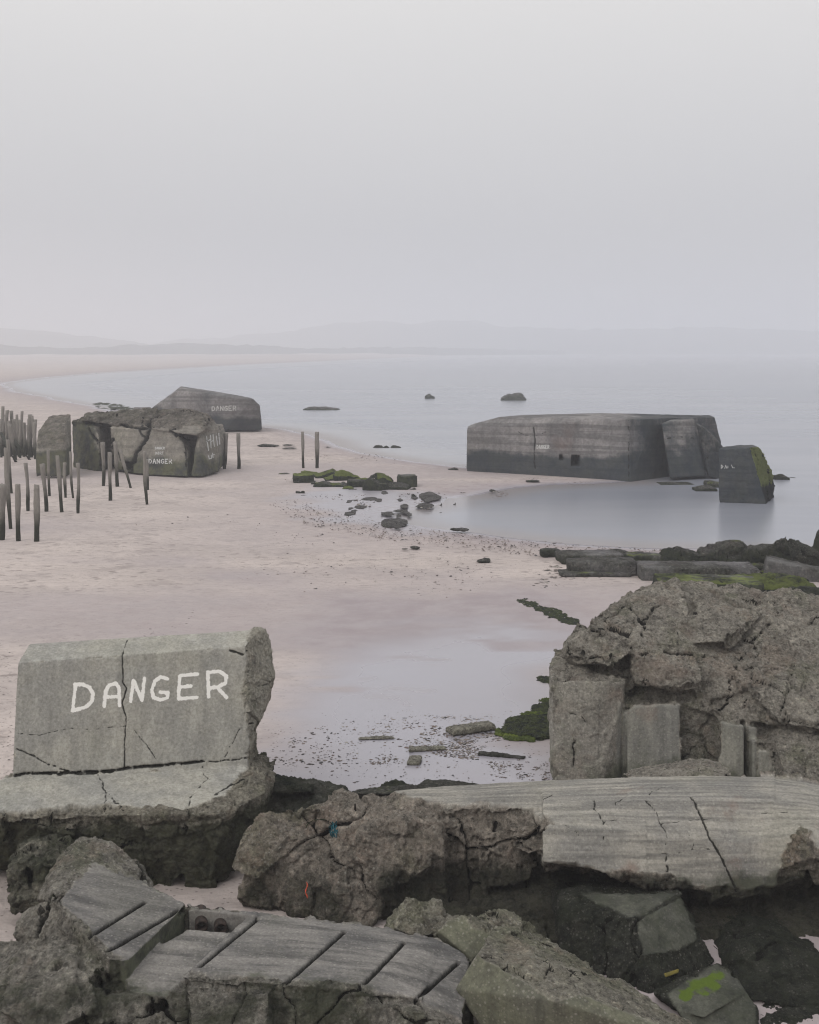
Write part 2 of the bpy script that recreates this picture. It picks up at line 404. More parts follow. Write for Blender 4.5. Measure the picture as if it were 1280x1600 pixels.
# ------------------------------------------------------------------ beach, sea, haze
def g2(px, py, z=0.0):
    d = F * (HC - z) / (py - HZ); return ((px - 640) / F * d, d)
SHORE = [(860,552.4),(760,554),(640,558.5),(520,564),(400,569),(280,576),(160,583),(80,590),(20,597),(6,602),(30,611),(80,621),(130,631),(175,641),(215,651),(300,662),(408,666),(445,671),(488,679),
         (523,690),(533,699),(560,706),(600,714),(650,722),(700,728),(735,731),(800,735),(900,742),(985,750),(985,753),(930,755.5),(870,757.5),(815,762),(775,769),(752,775),(700,779),(692,787),(655,795),(622,800),(608,806),
         (640,821),(690,829),(742,834),(800,842),(860,848),(920,852),(1000,856),(1100,858),(1280,861),(1500,866),(2000,880)]
SEA = [g2(*p) for p in SHORE] + [(400, 45), (5000, 60), (5000, 6000), (500, 6000)]
WET = [(395,1225),(405,1150),(425,1090),(500,1045),(580,1012),(660,992),(740,972),(800,960),(870,965),(905,1000),(905,1235),(640,1262)]
WET = [g2(*p, .1) for p in WET]
DAMP = [g2(*p, .1) for p in [(390,1260),(425,1060),(440,985),(560,955),(690,935),(800,915),(870,930),(930,960),(960,1300),(640,1400)]]
PUD = [g2(*p, .1) for p in [(455,775),(500,762),(600,764),(690,772),(690,800),(655,828),(600,825),(520,808),(470,792)]]
BAR = [g2(*p, .1) for p in [(400,700),(470,715),(560,720),(660,732),(740,740),(900,752),(960,757),(800,770),(640,775),(470,760),(400,745)]]
def grid(y0, y1, step, nx, fx):
    ny = int(math.log(y1 / y0) / step); ys = y0 * np.exp(np.linspace(0, math.log(y1 / y0), ny)); us = np.linspace(-1, 1, nx)
    Y, U = np.meshgrid(ys, us, indexing='ij'); X = U * (Y * fx + 14)
    i = np.arange(ny * nx).reshape(ny, nx)
    Fc = np.stack([i[:-1, :-1], i[:-1, 1:], i[1:, 1:], i[1:, :-1]], -1).reshape(-1, 4)
    return X.ravel(), Y.ravel(), Fc
X, Y, Fc = grid(9.3, 3900, .0080, 460, .62)
P2 = np.stack([X, Y, X * 0], 1)
wob = fbm(P2 / 9, 3, 50) * np.minimum(1.2, Y * .006) + fbm(P2 / 2.2, 2, 52) * np.minimum(.4, Y * .003)
ds = sdf2(X, Y, SEA) + wob
t = np.clip((Y - 15.5) / 3, 0, 1); land = -0.15 + .25 * t * t * (3 - 2 * t)
Z = np.where(ds > 0, land * (1 - np.exp(-ds / np.maximum(1.2, Y * .02))), np.maximum(-2.5, .04 * ds))
und = fbm(P2 / 14, 3, 60) * .05 + fbm(P2 / 3.0, 3, 61) * .016 + fbm(P2 / .6, 2, 62) * np.where(Y < 60, .006, 0)
wetv = sst(1.5, -2.0, sdf2(X, Y, WET) + fbm(P2 / np.array([3.5, 1.6, 1]), 4, 70) * 1.6)
pudv = sst(1.2, -1.2, sdf2(X, Y, PUD) + fbm(P2 / 2.0, 4, 71) * 1.8)
Z = Z + und * (1 - .7 * wetv) * (1 - .7 * pudv) * sst(0, 3, ds)
# the dunes that close the bay
farland = sst(620, 1000, Y) * sst(2, 60, ds)
Z = Z + farland * sst(20, 90, ds) * (2.2 + 2.0 * fbm(P2 / 60, 3, 64))
shore_damp = sst(np.maximum(2.5, Y * .05), 0.0, ds)
gap_shade = sst(15.2, 14.2, Y) * sst(.2, 1.2, X)  # shade under the overhang and in the gap, put into the sand colour
damp = np.clip(gap_shade * .8 + np.maximum(sst(1.6, -2.2, sdf2(X, Y, DAMP) + fbm(P2 / 3, 3, 72) * 1.6) * .8, shore_damp * .7), 0, 1)  # real damp plus the painted shade of the gap
band = sst(1.2, -1.2, sdf2(X, Y, [g2(*p, .1) for p in [(235,868),(300,866),(430,905),(600,932),(560,945),(420,925),(300,898)]]) + fbm(P2 / 2, 3, 75)) * .45
damp = np.clip(damp + band + .6 * sst(.0, .45, fbm(P2 / np.array([20, 7, 1]), 4, 76)) * sst(24, 27, Y) * sst(90, 60, Y) + .45 * sst(36, 42, Y) * sst(62, 55, Y) * sst(-12, -4, X), 0, 1)
wetv = wetv * (1 - .75 * sst(.12, .42, fbm(P2 / np.array([2.6, 1.1, 1]), 4, 77) + .05))
def sand_mat():
    b = NB('beach_sand'); damp_shade, weta, sho = b.attr('damp'), b.attr('wet'), b.attr('shore')  # first attribute carries real damp and the painted shade of the gap
    n1 = b.noise(.35, 6, .6, sc3=(.6, 1, 1)); n2 = b.noise(2.2, 7, .7); n3 = b.noise(26, 5, .7); n4 = b.noise(.9, 6, .65, off=7.0)
    col = b.mix(b.map(n1, .38, .62), (.53,.465,.432), (.45,.395,.37))
    col = b.mix(b.map(n4, .52, .64, 0, .6), col, (.33,.285,.27))
    foot = b.vor(2.0, sc3=(1, 1.2, 1), dim='2D').outputs['Distance']
    pick = b.map(b.noise(1.3, 5, .65, off=4.0), .45, .6)
    fm = b.math('MULTIPLY', b.map(b.math('ADD', foot, b.math('MULTIPLY', b.math('SUBTRACT', n2, .5), .9)), .27, .12), pick)
    fm = b.math('MULTIPLY', fm, b.math('SUBTRACT', 1.0, b.math('MINIMUM', 1.0, b.math('ADD', damp_shade, weta))))
    col = b.mix(b.math('MULTIPLY', fm, .7), col, (.21,.18,.165))
    mot = b.map(b.noise(4.5, 6, .8, sc3=(.55, 1.3, 1), off=23.0), .47, .62)
    col = b.mix(b.math('MULTIPLY', mot, .38), col, (.30,.26,.245))
    sh = b.map(b.noise(7, 6, .75, off=14.0), .60, .70)
    col = b.mix(b.math('MULTIPLY', sh, .45), col, (.20,.165,.15))
    # grains and crumbs
    v = b.vor(16, dim='2D'); pk = b.n('ShaderNodeSeparateColor'); b.t.links.new(v.outputs['Color'], pk.inputs[0])
    g = b.math('MULTIPLY', b.map(v.outputs['Distance'], .34, .2), b.math('GREATER_THAN', pk.outputs[0], .90))
    col = b.mix(b.math('MULTIPLY', g, .6), col, (.13,.105,.095))
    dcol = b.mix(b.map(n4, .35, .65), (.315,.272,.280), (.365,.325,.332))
    col = b.mix(damp_shade, col, dcol)
    col = b.mix(weta, col, b.mix(n1, (.33,.325,.37), (.29,.275,.305)))
    # line of fine shingle beside the water
    shg = b.math('MULTIPLY', sho, b.map(b.noise(5, 5, .7, sc3=(.5, 1.6, 1)), .47, .62))
    col = b.mix(b.math('MULTIPLY', shg, .6), col, b.mix(n3, (.26,.19,.185), (.16,.13,.14)))
    rgh = b.math('MULTIPLY_ADD', weta, -.58, .92); rgh = b.math('MULTIPLY_ADD', damp_shade, -.16, rgh)
    dr = b.math('SUBTRACT', 1.0, b.math('MINIMUM', 1.0, b.math('MULTIPLY_ADD', weta, 1.0, b.math('MULTIPLY', damp_shade, .6))))
    nb = b.bump(n3, b.math('MULTIPLY_ADD', dr, .35, .04), .02)
    nb = b.bump(n2, b.math('MULTIPLY_ADD', dr, .55, .03), .10, nb)
    nb = b.bump(foot, b.math('MULTIPLY', dr, .45), .10, nb)
    m = b.fin(col, rgh, nb, .5)
    b.t.links.new(b.math('MULTIPLY_ADD', weta, .75, .22), b.b.inputs['Specular IOR Level'])
    return m
wetall = np.clip(np.maximum.reduce([wetv, pudv * .9, sst(np.maximum(.9, Y * .012), 0, ds)]), 0, 1)
shoreline = sst(np.maximum(5, Y * .14), .5, ds) * sst(20, 45, Y)
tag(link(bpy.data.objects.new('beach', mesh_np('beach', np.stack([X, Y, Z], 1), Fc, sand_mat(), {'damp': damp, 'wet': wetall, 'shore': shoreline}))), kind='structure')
X, Y, Fc = grid(33.0, 3950, .016, 260, .75)
P2 = np.stack([X, Y, X * 0], 1); ds = sdf2(X, Y, SEA)
gx, gy = np.meshgrid(np.linspace(-60, 60, 120), np.linspace(9.6, -40, 60)); gz = -.17 + 5.1 * sst(9.6, -1.5, gy) + fbm(np.stack([gx.ravel()/5, gy.ravel()/5, 0*gx.ravel()], 1), 3, 6).reshape(gx.shape) * .3 * sst(9.6, 5, gy)
ii = np.arange(gx.size).reshape(gx.shape); ff = np.stack([ii[:-1, :-1], ii[1:, :-1], ii[1:, 1:], ii[:-1, 1:]], -1).reshape(-1, 4)
tag(link(bpy.data.objects.new('dune', mesh_np('dune', np.stack([gx.ravel(), gy.ravel(), gz.ravel()], 1), ff, bpy.data.materials['beach_sand']))), kind='structure')  # unseen rise under and behind the camera, added to block low light
def sea_mat():
    b = NB('sea_water'); s = b.attr('shore')
    n = b.noise(.05, 5, .6, sc3=(.5, 1.6, 1)); n2 = b.noise(.35, 6, .6, sc3=(.35, 1.6, 1), off=3.0)
    col = b.mix(b.map(n, .35, .65), (.235,.25,.295), (.285,.297,.335))
    foam = b.math('MULTIPLY', b.map(b.math('ADD', s, b.math('MULTIPLY', b.math('SUBTRACT', n2, .5), 1.2)), .45, 1.0), .75)
    col = b.mix(foam, col, (.42,.42,.44))
    col = b.mix(b.math('MULTIPLY', b.attr('shallow'), .75), col, (.26,.225,.215))
    rg = b.math('MULTIPLY_ADD', foam, .3, .24)
    return b.fin(col, rg, b.bump(b.noise(.9, 4, .6, sc3=(.4, 1.5, 1)), .05, .08), .5)
inner = sst(60, 52, Y) * 1.0
foamv = sst(np.maximum(14, Y * .16), 0, -ds) * sst(58, 75, Y)
shal = sst(2.6, 0, -ds)
tag(link(bpy.data.objects.new('sea', mesh_np('sea', np.stack([X, Y, X * 0], 1), Fc, sea_mat(), {'shore': foamv, 'shallow': shal}))), kind='structure')

def haze():
    m = bpy.data.materials.new('haze'); m.use_nodes = True; t = m.node_tree; t.nodes.clear()
    o = t.nodes.new('ShaderNodeOutputMaterial'); p = t.nodes.new('ShaderNodeVolumePrincipled'); t.links.new(p.outputs[0], o.inputs['Volume'])
    p.inputs['Color'].default_value = (.895, .91, .96, 1); p.inputs['Density'].default_value = HAZE; p.inputs['Anisotropy'].default_value = 0.0
    bm = bmesh.new(); bmesh.ops.create_cube(bm, size=1); me = bpy.data.meshes.new('haze'); bm.to_mesh(me); bm.free(); me.materials.append(m)
    o = bpy.data.objects.new('haze', me); o.scale = (8400, 8400, 78); o.location = (0, 0, 78 / 2 - 4); o.display_type = 'WIRE'
    tag(link(o), kind='stuff')
haze()

# far hills and the wooded dunes
def ridge(name, line, depth_m, seed, mat, lump, kind):
    """line: (pixel x, pixel y of the crest, distance); a real mound with two slopes"""
    V, n = [], 0; pts = []
    for (x0, y0, d0), (x1, y1, d1) in zip(line[:-1], line[1:]):
        k = max(2, int(abs(x1 - x0) / 1.6))
        for j in range(k):
            t = j / k; pts.append((x0 + (x1 - x0) * t, y0 + (y1 - y0) * t, d0 + (d1 - d0) * t))
    prof = [(-1, -2), (-.86, .42), (-.7, .70), (-.4, .88), (0, 1), (.5, .7), (1, -.5)]
    A = np.array([D(*p) for p in pts]); N = len(A)
    for q, (o, h) in enumerate(prof):
        B = A.copy(); B[:, 1] += o * depth_m; B[:, 2] = np.where(h > 0, A[:, 2] * h, h)
        j = fbm(B / lump, 4, seed + q); B[:, 2] += j * lump * .17 * (h > 0); B[:, 1] += fbm(B / lump + 9, 3, seed) * lump * .3
        V.append(B)
    V = np.concatenate(V); i = np.arange(len(V)).reshape(len(prof), N)
    Fc = np.stack([i[:-1, :-1], i[:-1, 1:], i[1:, 1:], i[1:, :-1]], -1).reshape(-1, 4)
    return tag(link(bpy.data.objects.new(name, mesh_np(name, V, Fc, mat))), kind=kind)
def far_mat(name, c1, c2, s):
    b = NB(name); return b.fin(b.mix(b.map(b.noise(s, 6, .65), .4, .6), c1, c2), 1.0, None, .05)
ridge('hills', [(-700,498,2000),(-200,505,1950),(0,509,1900),(60,514,1900),(110,520,1900),(160,528,1900),(230,541,1900)], 160, 5, far_mat('hill_land', (.07,.08,.06), (.10,.10,.08), .02), 60, 'structure')
ridge('hills', [(250,534,2350),(400,520,2350),(520,510,2350),(600,504,2350),(700,504,2350),(820,509,2350),(950,513,2350),(1150,513,2350),(1300,518,2350),(1500,530,2350)], 150, 8, far_mat('far_hill_land', (.07,.08,.06), (.10,.10,.08), .02), 60, 'structure')
ridge('far_wood', [(-500,538,1050),(-100,538,1150),(0,539.5,1230),(40,542,1230),(80,543,1240),(130,544,1260),(170,541,1290),(210,538.5,1320),(260,537.5,1350),(310,537,1380),(360,538,1400),(420,541,1450),(480,544,1500),(560,543,1560),(640,543,1650),(720,543.5,1750),(800,546,1900),(880,548,2000)],
      45, 3, far_mat('dark_scrub', (.035,.042,.03), (.06,.065,.045), .03), 16, 'stuff')

# ------------------------------------------------------------------ foreground: the block marked DANGER
z1 = lambda *a: [(x * .375, 960 + y * .375) for x, y in a]
LET = [z1((315,290),(303,402)), z1((313,291),(345,291),(372,303),(388,330),(384,360),(362,384),(303,402)),
       z1((435,382),(441,320),(455,295),(482,287),(496,305),(499,380)), z1((440,346),(498,341)),
       z1((545,362),(556,275)), z1((558,276),(592,358)), z1((592,358),(602,268)),
       z1((698,268),(670,260),(645,278),(632,318),(640,346),(668,356),(696,348),(700,326),(668,324)),
       z1((822,248),(750,255),(744,352),(822,345)), z1((748,303),(796,298)),
       z1((870,345),(866,240)), z1((866,240),(915,238),(944,258),(940,285),(905,303),(876,306)), z1((905,304),(946,347))]
FT = [(28,1036),(192,1024),(330,1013),(386,1012)]
TL, TR, BL, BR = D(28,1036,15.75), D(384,1010,16.3), D(20,1213,15.5), D(392,1196,16.0)
cTL, cTR = D(46,1006,16.15), D(404,984,16.75)
up = [TL, TR, BL, BR, cTL, cTR] + [cTL + Vector((0,.9,-.30)), cTR + Vector((-.1,.8,-.30)), BL + Vector((.1,1.5,-.3)), BR + Vector((-.1,1.3,-.3)), D(20,1235,15.6), D(392,1215,16.1)]
brk1 = DD((380,1004,16.35),(398,983,16.75),(416,982,16.9),(424,1010,16.85),(430,1052,16.7),(424,1088,16.6),(400,1132,16.25),(392,1150,16.1),(380,1180,16.05),(384,1014,16.3))
brk1 += [p + Vector((-.15,.6,-.25)) for p in brk1]
brk2 = DD((385,1100,16.1),(397,1128,16.2),(399,1170,16.15),(396,1200,16.05),(380,1200,16.0)) ; brk2 += [p + Vector((-.1,.6,0)) for p in brk2]
ledge = DD((18,1211,15.55),(398,1193,16.05),(418,1212,16.0),(416,1238,15.6),(352,1272,14.95),(-45,1276,14.8),(-45,1240,15.2)) 
ledge += [D(-45,1310,14.9), D(352,1300,15.1), D(412,1262,15.6)] + [p + Vector((0,1.6,-.1)) for p in DD((18,1240,15.55),(398,1230,16.05))]
b1 = DD((-45,1290,14.85),(120,1290,14.85),(120,1345,15.1),(-45,1350,15.1)) ; b1 += [p + Vector((0,1.8,-.1)) for p in b1] + [Vector((-5.5,16,-.5))]
b2 = DD((90,1288,14.9),(275,1292,14.95),(285,1365,15.05),(262,1395,15.15),(200,1390,15.2),(120,1372,15.2)); b2 += [p + Vector((0,1.6,-.1)) for p in b2]
b3 = DD((282,1290,14.95),(352,1284,15.0),(408,1262,15.5),(416,1235,15.7),(400,1305,15.6),(372,1350,15.4),(325,1396,15.1),(288,1390,15.12),(278,1330,15.0)); b3 += [p + Vector((0,1.3,0)) for p in b3]
def danger_rough(P, N):
    f = cast_in([[(20,1034),(388,1008),(386,1040),(377,1080),(384,1120),(392,1150),(384,1175),(392,1199),(20,1219)],
                 [(25,960),(385,955),(392,985),(388,1012),(20,1040)],
                 [(-60,1216),(14,1214),(330,1198),(345,1192),(392,1196),(372,1215),(352,1240),(300,1262),(240,1262),(150,1258),(60,1265),(-60,1270)]], jag=6)
    r = f(P, N)
    r = np.where(P[:, 2] > 1.2, r * .62, r)
    return np.where((P[:, 2] > 1.15) & (P[:, 0] < -1.7) & (N[:, 0] < -.5), 0, r)
z2 = z1
ck = [(z2((840,610),(900,614),(960,606),(1030,600)), .010, .02, .03), (z2((530,105),(510,170),(512,280),(527,312),(508,370),(525,430),(520,540),(520,640)), .0088, .02, .012),
      (z2((70,495),(160,505),(260,480),(320,475),(390,478),(520,465)), .006, .008, .02),
      (z2((70,560),(130,585),(200,625),(290,655)), .009, .02, .02),
      (z2((1060,455),(1040,455),(1000,480),(960,550),(935,595)), .008, .015, .02),
      (z2((64,672),(110,662),(300,660),(520,648),(650,632),(740,625),(840,610)), .017, .06, .03),
      (z2((840,635),(865,685),(830,720),(790,760),(780,830)), .010, .03, .03),
      (z2((900,750),(960,710),(1020,685)), .016, .02, .03), (z2((410,660),(440,740),(436,820)), .010, .01, .03), (z2((440,740),(500,800),(515,820)), .009, .01, .03),
      (z2((960,150),(1010,170),(1030,150)), .014, .02, .02), (z2((560,480),(600,530),(650,600)), .008, .008, .02)]
rock('concrete_block', [up, brk1, brk2, ledge, b1, b2, b3], .0138, M['danger'],
     'broken concrete block with DANGER painted white across its upright face', 'concrete block', seed=3, rough=danger_rough, amp=.06, facet=.055, crackd=.05, crw=.025,
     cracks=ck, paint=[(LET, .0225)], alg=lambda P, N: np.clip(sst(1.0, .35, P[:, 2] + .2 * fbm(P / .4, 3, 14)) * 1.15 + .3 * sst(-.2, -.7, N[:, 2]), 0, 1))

# ------------------------------------------------------------------ foreground: the long slab
sl = lambda x, dy=0, b=0: DD((x,1214+dy,15.5+b),(x,1226+dy,15.1+b),(x,1250+dy,14.6+b),(x,1300+dy,14.1+b),(x,1345+dy,13.85+b),(x,1395+dy,13.72+b),(x,1412+dy,14.5+b),(x,1400+dy,15.6+b))
def mid(x, top, lip, b=0): return DD((x,top,15.5+b),(x,top+12,15.05+b),(x,top+38,14.55+b),(x,(top+lip)/2+8,14.08+b),(x,lip,13.85+b),(x,lip+16,14.5+b),(x,lip,15.6+b))
smooth = [mid(848,1219,1350) + mid(1010,1213,1372), mid(985,1213,1378) + mid(1130,1212,1400), mid(1110,1212,1404) + mid(1210,1214,1402), mid(1190,1214,1398) + mid(1262,1222,1372), mid(1246,1220,1362) + mid(1420,1250,1350)]
L1 = DD((400,1276,14.75),(470,1257,14.85),(520,1254,14.9),(383,1330,14.5),(368,1412,14.45),(395,1420,14.4),(520,1425,14.35),(530,1300,14.6)); L1 += [p + Vector((.1,.5,-.42)) for p in L1]
L2 = DD((500,1262,14.75),(540,1241,15.05),(705,1228,15.5),(705,1241,15.05),(705,1262,14.62),(570,1300,14.45),(500,1436,14.2),(640,1436,14.25),(700,1400,14.35),(700,1300,14.5)); L2 += [p + Vector((0,.5,-.45)) for p in L2]
L2b = DD((565,1300,14.3),(600,1280,14.35),(690,1285,14.35),(695,1340,14.2),(640,1385,14.15),(560,1370,14.2)); L2b += [p + Vector((0,.6,0)) for p in L2b]
L2c = DD((530,1385,14.2),(600,1375,14.15),(640,1430,14.15),(600,1448,14.2),(510,1440,14.2)); L2c += [p + Vector((0,.6,0)) for p in L2c]
L3 = DD((690,1229,15.5),(690,1241,15.05),(690,1262,14.62),(870,1218,15.5),(870,1230,15.05),(870,1262,14.62),(690,1430,14.5),(880,1420,14.7)); L3 += [p + Vector((0,.5,-.45)) for p in L3]
L3b = DD((740,1300,14.45),(830,1300,14.5),(840,1370,14.45),(750,1400,14.35)); L3b += [p + Vector((0,.7,0)) for p in L3b]
L3c = DD((785,1290,14.3),(852,1285,14.25),(848,1345,14.1),(800,1330,14.25)); L3c += [p + Vector((0,.5,0)) for p in L3c]
def slab_rough(P, N):
    f = cast_in([[(540,1210),(700,1190),(900,1180),(1300,1200),(1500,1200),(1500,1345),(1290,1345),(1272,1320),(1262,1296),(1250,1290),(1240,1310),(1228,1335),(1212,1385),(1150,1392),(1095,1385),(1060,1368),(1010,1362),(960,1362),(880,1352),(842,1350),(846,1300),(862,1285),(812,1262),(700,1256),(640,1246)]], jag=9)
    return f(P, N)
z4 = lambda *a: [(800 + x * .375, 1160 + y * .375) for x, y in a]
sck = [(z4((340,240),(345,280),(385,330),(380,400)), 0.0094, 0.020, .03), (z4((560,240),(600,290),(640,380),(650,540),(640,600)), 0.0086, 0.020, .03),
       (z4((745,225),(790,310),(825,400),(900,530),(935,620),(950,660)), 0.0122, 0.040, .02), (z4((170,215),(130,240),(120,265)), 0.0072, 0.015, .02),
       (z4((570,235),(580,205),(640,185),(700,195)), 0.0065, 0.010, .02), (z4((385,335),(440,320),(430,250),(480,225)), 0.0058, 0.010, .03), (z4((590,460),(700,458),(800,440),(835,450)), 0.0050, 0.008, .02),
       (z4((560,345),(700,330),(840,315)), 0.0043, 0.006, .01), (z4((1040,295),(1150,290)), 0.0065, 0.010, .01), (z4((730,370),(760,430),(750,450)), 0.0058, 0.010, .02), (z4((210,340),(260,370),(290,400)), 0.0050, 0.010, .02)]
def slab_alg_shade(P, N):
    x, y = pix(P); return np.clip(.5 * sst(1310, 1410, y) * sst(560, 640, x) * sst(900, 860, x) + .6 * sst(.85, -.15, P[:, 2] + .25 * fbm(P / .5, 3, 12)) + .45 * sst(1340, 1380, y) * sst(860, 900, x), 0, 1)  # algae, with the shade below the right lip painted into the same tone
L4 = DD((880,1385,14.5),(1480,1385,14.4),(880,1470,14.1),(1060,1475,13.8),(1480,1482,13.6)); L4 += [p + Vector((0,1.4,-.2)) for p in L4]  # this mass and the next are added to make the shaded hollow dark
L5 = DD((640,1420,14.15),(900,1400,14.2),(900,1485,13.5),(640,1470,13.7)); L5 += [p + Vector((0,1.2,0)) for p in L5]
ls = rock('fallen_slab', smooth + [L4, L5, L1, L2, L2b, L2c, L3, L3b, L3c], .018, M['slab'], 'long fallen concrete slab with a smooth rounded right half and a rough broken left end', 'concrete slab',
     seed=9, rough=slab_rough, amp=.10, facet=.10, crackd=.09, size=1.25, cracks=sck, alg=slab_alg_shade, flat=.006)

# ------------------------------------------------------------------ foreground: grooved slab with recess
def q4(pts, th, extra=()): return [Vector(p) for p in pts] + [Vector(p) + Vector((0, 0, -th)) for p in pts] + [Vector(e) for e in extra]
pA, pB, pC, pD = D(148,1341,12.75), D(288,1410,12.15), D(82,1404,11.75), D(172,1492,11.05)
g1_ = q4([pA, D(292,1412,12.2), D(200,1500,10.98), D(168,1497,10.95), pC], .5)
g2_ = q4(DD((292,1411,12.3),(402,1421,12.3),(402,1431,12.1),(296,1420,12.1)), .7)                      # wall behind the recess
g3_ = q4(DD((398,1422,12.3),(600,1446,12.25),(690,1466,12.1),(660,1560,10.9),(560,1548,10.7),(430,1536,10.75),(285,1526,10.8)), .7)
g4_ = q4(DD((680,1462,12.15),(738,1497,11.8),(722,1600,10.8),(640,1565,10.85)), .7)
g5_ = q4(DD((195,1505,11.2),(296,1452,11.9),(400,1460,11.9),(285,1545,10.9),(200,1540,10.9)), .5)      # floor of the recess
near = DD((285,1538,10.82),(430,1545,10.75),(560,1556,10.7),(660,1566,10.85),(730,1600,10.7),(730,1700,10.3),(285,1700,10.3)); near += [p + Vector((0,.9,-.3)) for p in near]
nr2 = DD((290,1536,10.75),(420,1552,10.55),(420,1620,10.3),(300,1620,10.3)); nr2 += [p + Vector((0,.5,-.2)) for p in nr2]
nr3 = DD((150,1560,10.7),(290,1545,10.85),(300,1700,10.2),(120,1700,10.2)); nr3 += [p + Vector((0,.7,-.2)) for p in nr3]
rim1 = DD((82,1404,11.85),(60,1405,12.2),(78,1362,12.6),(98,1332,12.9),(130,1311,13.1),(175,1318,13.1),(210,1342,13.0),(232,1382,12.7),(155,1352,12.75)); rim1 += [p + Vector((0,.45,-.35)) for p in rim1]
rim2 = DD((84,1402,11.8),(60,1420,11.9),(38,1425,12.1),(20,1460,11.8),(70,1470,11.5),(150,1495,11.1),(160,1480,11.15)); rim2 += [p + Vector((.1,.4,-.5)) for p in rim2]
rim3 = DD((60,1462,11.55),(115,1448,11.5),(165,1490,11.1),(158,1515,10.95),(90,1500,11.1)); rim3 += [p + Vector((.1,.5,-.5)) for p in rim3]
mass = DD((-60,1470,11.9),(30,1470,11.7),(90,1475,11.4),(150,1520,10.9),(165,1560,10.7),(150,1700,10.1),(-60,1700,10.1)); mass += [p + Vector((0,.8,-.5)) for p in mass]
mass2 = DD((20,1500,11.1),(80,1480,11.2),(140,1525,10.8),(150,1580,10.5),(60,1620,10.3),(0,1580,10.5)); mass2 += [p + Vector((0,.5,-.3)) for p in mass2]
z8 = lambda *a: [(x * .40625, 1260 + y * .40625) for x, y in a]
def groove_rough(P, N):
    f = cast_in([[(150,1346),(298,1412),(200,1498),(176,1490),(92,1410)], [(186,1500),(298,1416),(400,1424),(600,1449),(690,1468),(738,1498),(722,1590),(655,1562),(600,1550),(566,1538),(430,1528),(300,1518),(255,1560),(196,1545)]], jag=6)
    return f(P, N)
gck = [(z8((558,368),(345,500)), .019, .07, .003), (z8((700,392),(415,558)), .019, .07, .003), (z8((992,432),(770,615)), .019, .07, .003), 
       ([(538,1456),(446,1537)], .019, .07, .003), ([(632,1472),(570,1536)], .019, .07, .003), ([(716,1504),(650,1562)], .019, .07, .003),
       (z8((200,345),(160,450),(140,500)), .03, .06, .03)]
grv = rock('grooved_slab', [g1_, g2_, g3_, g4_, g5_, near, nr2, nr3, rim1, rim2, rim3, mass, mass2], .0135, M['groove'],
     'grooved concrete slab with a sunken box and two pipe ends, its near edge broken', 'concrete slab', seed=14, rough=groove_rough, amp=.05, facet=.04, crackd=.04, fine=.016, flat=.0035, size=.9,
     cracks=gck, holes=[((158,1535), .085, .35), ((252,1570), .05, .22), ((236,1577), .045, .2)],
     alg=lambda P, N: np.clip(.55 * sst(1480, 1560, pix(P)[1]) * sst(700, 500, pix(P)[0]) + .8 * sst(-.2, .4, N[:, 0]) * sst(.7, .3, N[:, 2]), 0, 1))
for px, py in ((315,1445), (345,1449)):
    bm = bmesh.new(); n = 20; r0, r1 = .062, .042; rings = []
    for (rr, yy) in ((r0, .25), (r0, 0), (r0*1.08, -.005), (r0*1.08, -.03), (r0*.95, -.035), (r1, -.03), (r1, .22), (.001, .22)):
        rings.append([bm.verts.new((rr * math.cos(2*math.pi*k/n), yy, rr * math.sin(2*math.pi*k/n))) for k in range(n)])
    for a, b_ in zip(rings[:-1], rings[1:]):
        for k in range(n): bm.faces.new((a[k], a[(k+1)%n], b_[(k+1)%n], b_[k]))
    me = bpy.data.meshes.new('pipe'); bm.to_mesh(me); bm.free(); me.materials.append(M['pipe'])
    for p in me.polygons: p.use_smooth = True
    o = bpy.data.objects.new('pipe', me); o.parent = grv; o.location = D(px, py, 12.05) - Vector(grv['org']); o.rotation_euler = (R(8), 0, R(12)); C.objects.link(o)

# ------------------------------------------------------------------ foreground: loose fragments
def frag(name, pts, vec, mat, label, cat='rock', group=None, **k):
    hulls = [[*DD(*p), *[q + Vector(vec) for q in DD(*p)]] for p in pts]
    return rock(name, hulls, k.pop('v', .0165), mat, label, cat, group, **k)
frag('mossy_boulder', [[(10,1345,14.3),(40,1326,14.5),(85,1330,14.5),(112,1350,14.4),(100,1400,14.1),(60,1425,14.0),(22,1425,14.0),(8,1390,14.1)], [(8,1350,14.15),(40,1345,14.0),(40,1400,13.9),(15,1420,13.9)], [(45,1350,14.0),(95,1352,14.0),(90,1400,13.95),(50,1415,13.9)]], (0,.6,-.1), M['front'],
     'lumpy green-stained boulder in front of the painted block at the left edge', seed=21, amp=.07, facet=.07, size=.7, alg=lambda P, N: .55 + 0 * P[:, 0], moss=upm(.25))
def frag_rough(P, N): return cast_in([[(678,1462),(700,1440),(722,1430),(740,1450),(790,1462),(760,1490),(735,1500)]], jag=3)(P, N)
frag('concrete_fragment', [[(596,1448,12.35),(612,1420,12.45),(634,1394,12.5),(692,1420,12.5),(722,1432,12.4),(680,1462,12.2),(640,1462,12.15)], [(676,1448,12.2),(700,1432,12.3),(735,1428,12.4),(790,1452,12.3),(800,1468,12.2),(740,1500,11.95)],
     [(735,1440,12.35),(770,1416,12.7),(815,1432,12.7),(850,1452,12.6),(866,1478,12.4),(800,1470,12.2),(745,1492,12.0)]], (.05,.35,-.5), M['front'],
     'pale jagged concrete fragment with rust marks resting on the far edge of the grooved slab', 'concrete fragment', seed=25, amp=.05, facet=.05, size=.6, rough=frag_rough)
kt = [(775,1443,12.0),(748,1489,11.35),(785,1512,11.2),(868,1564,10.75),(905,1550,10.9),(1100,1640,10.7),(1100,1612,11.2),(960,1530,11.7),(862,1474,12.1)]
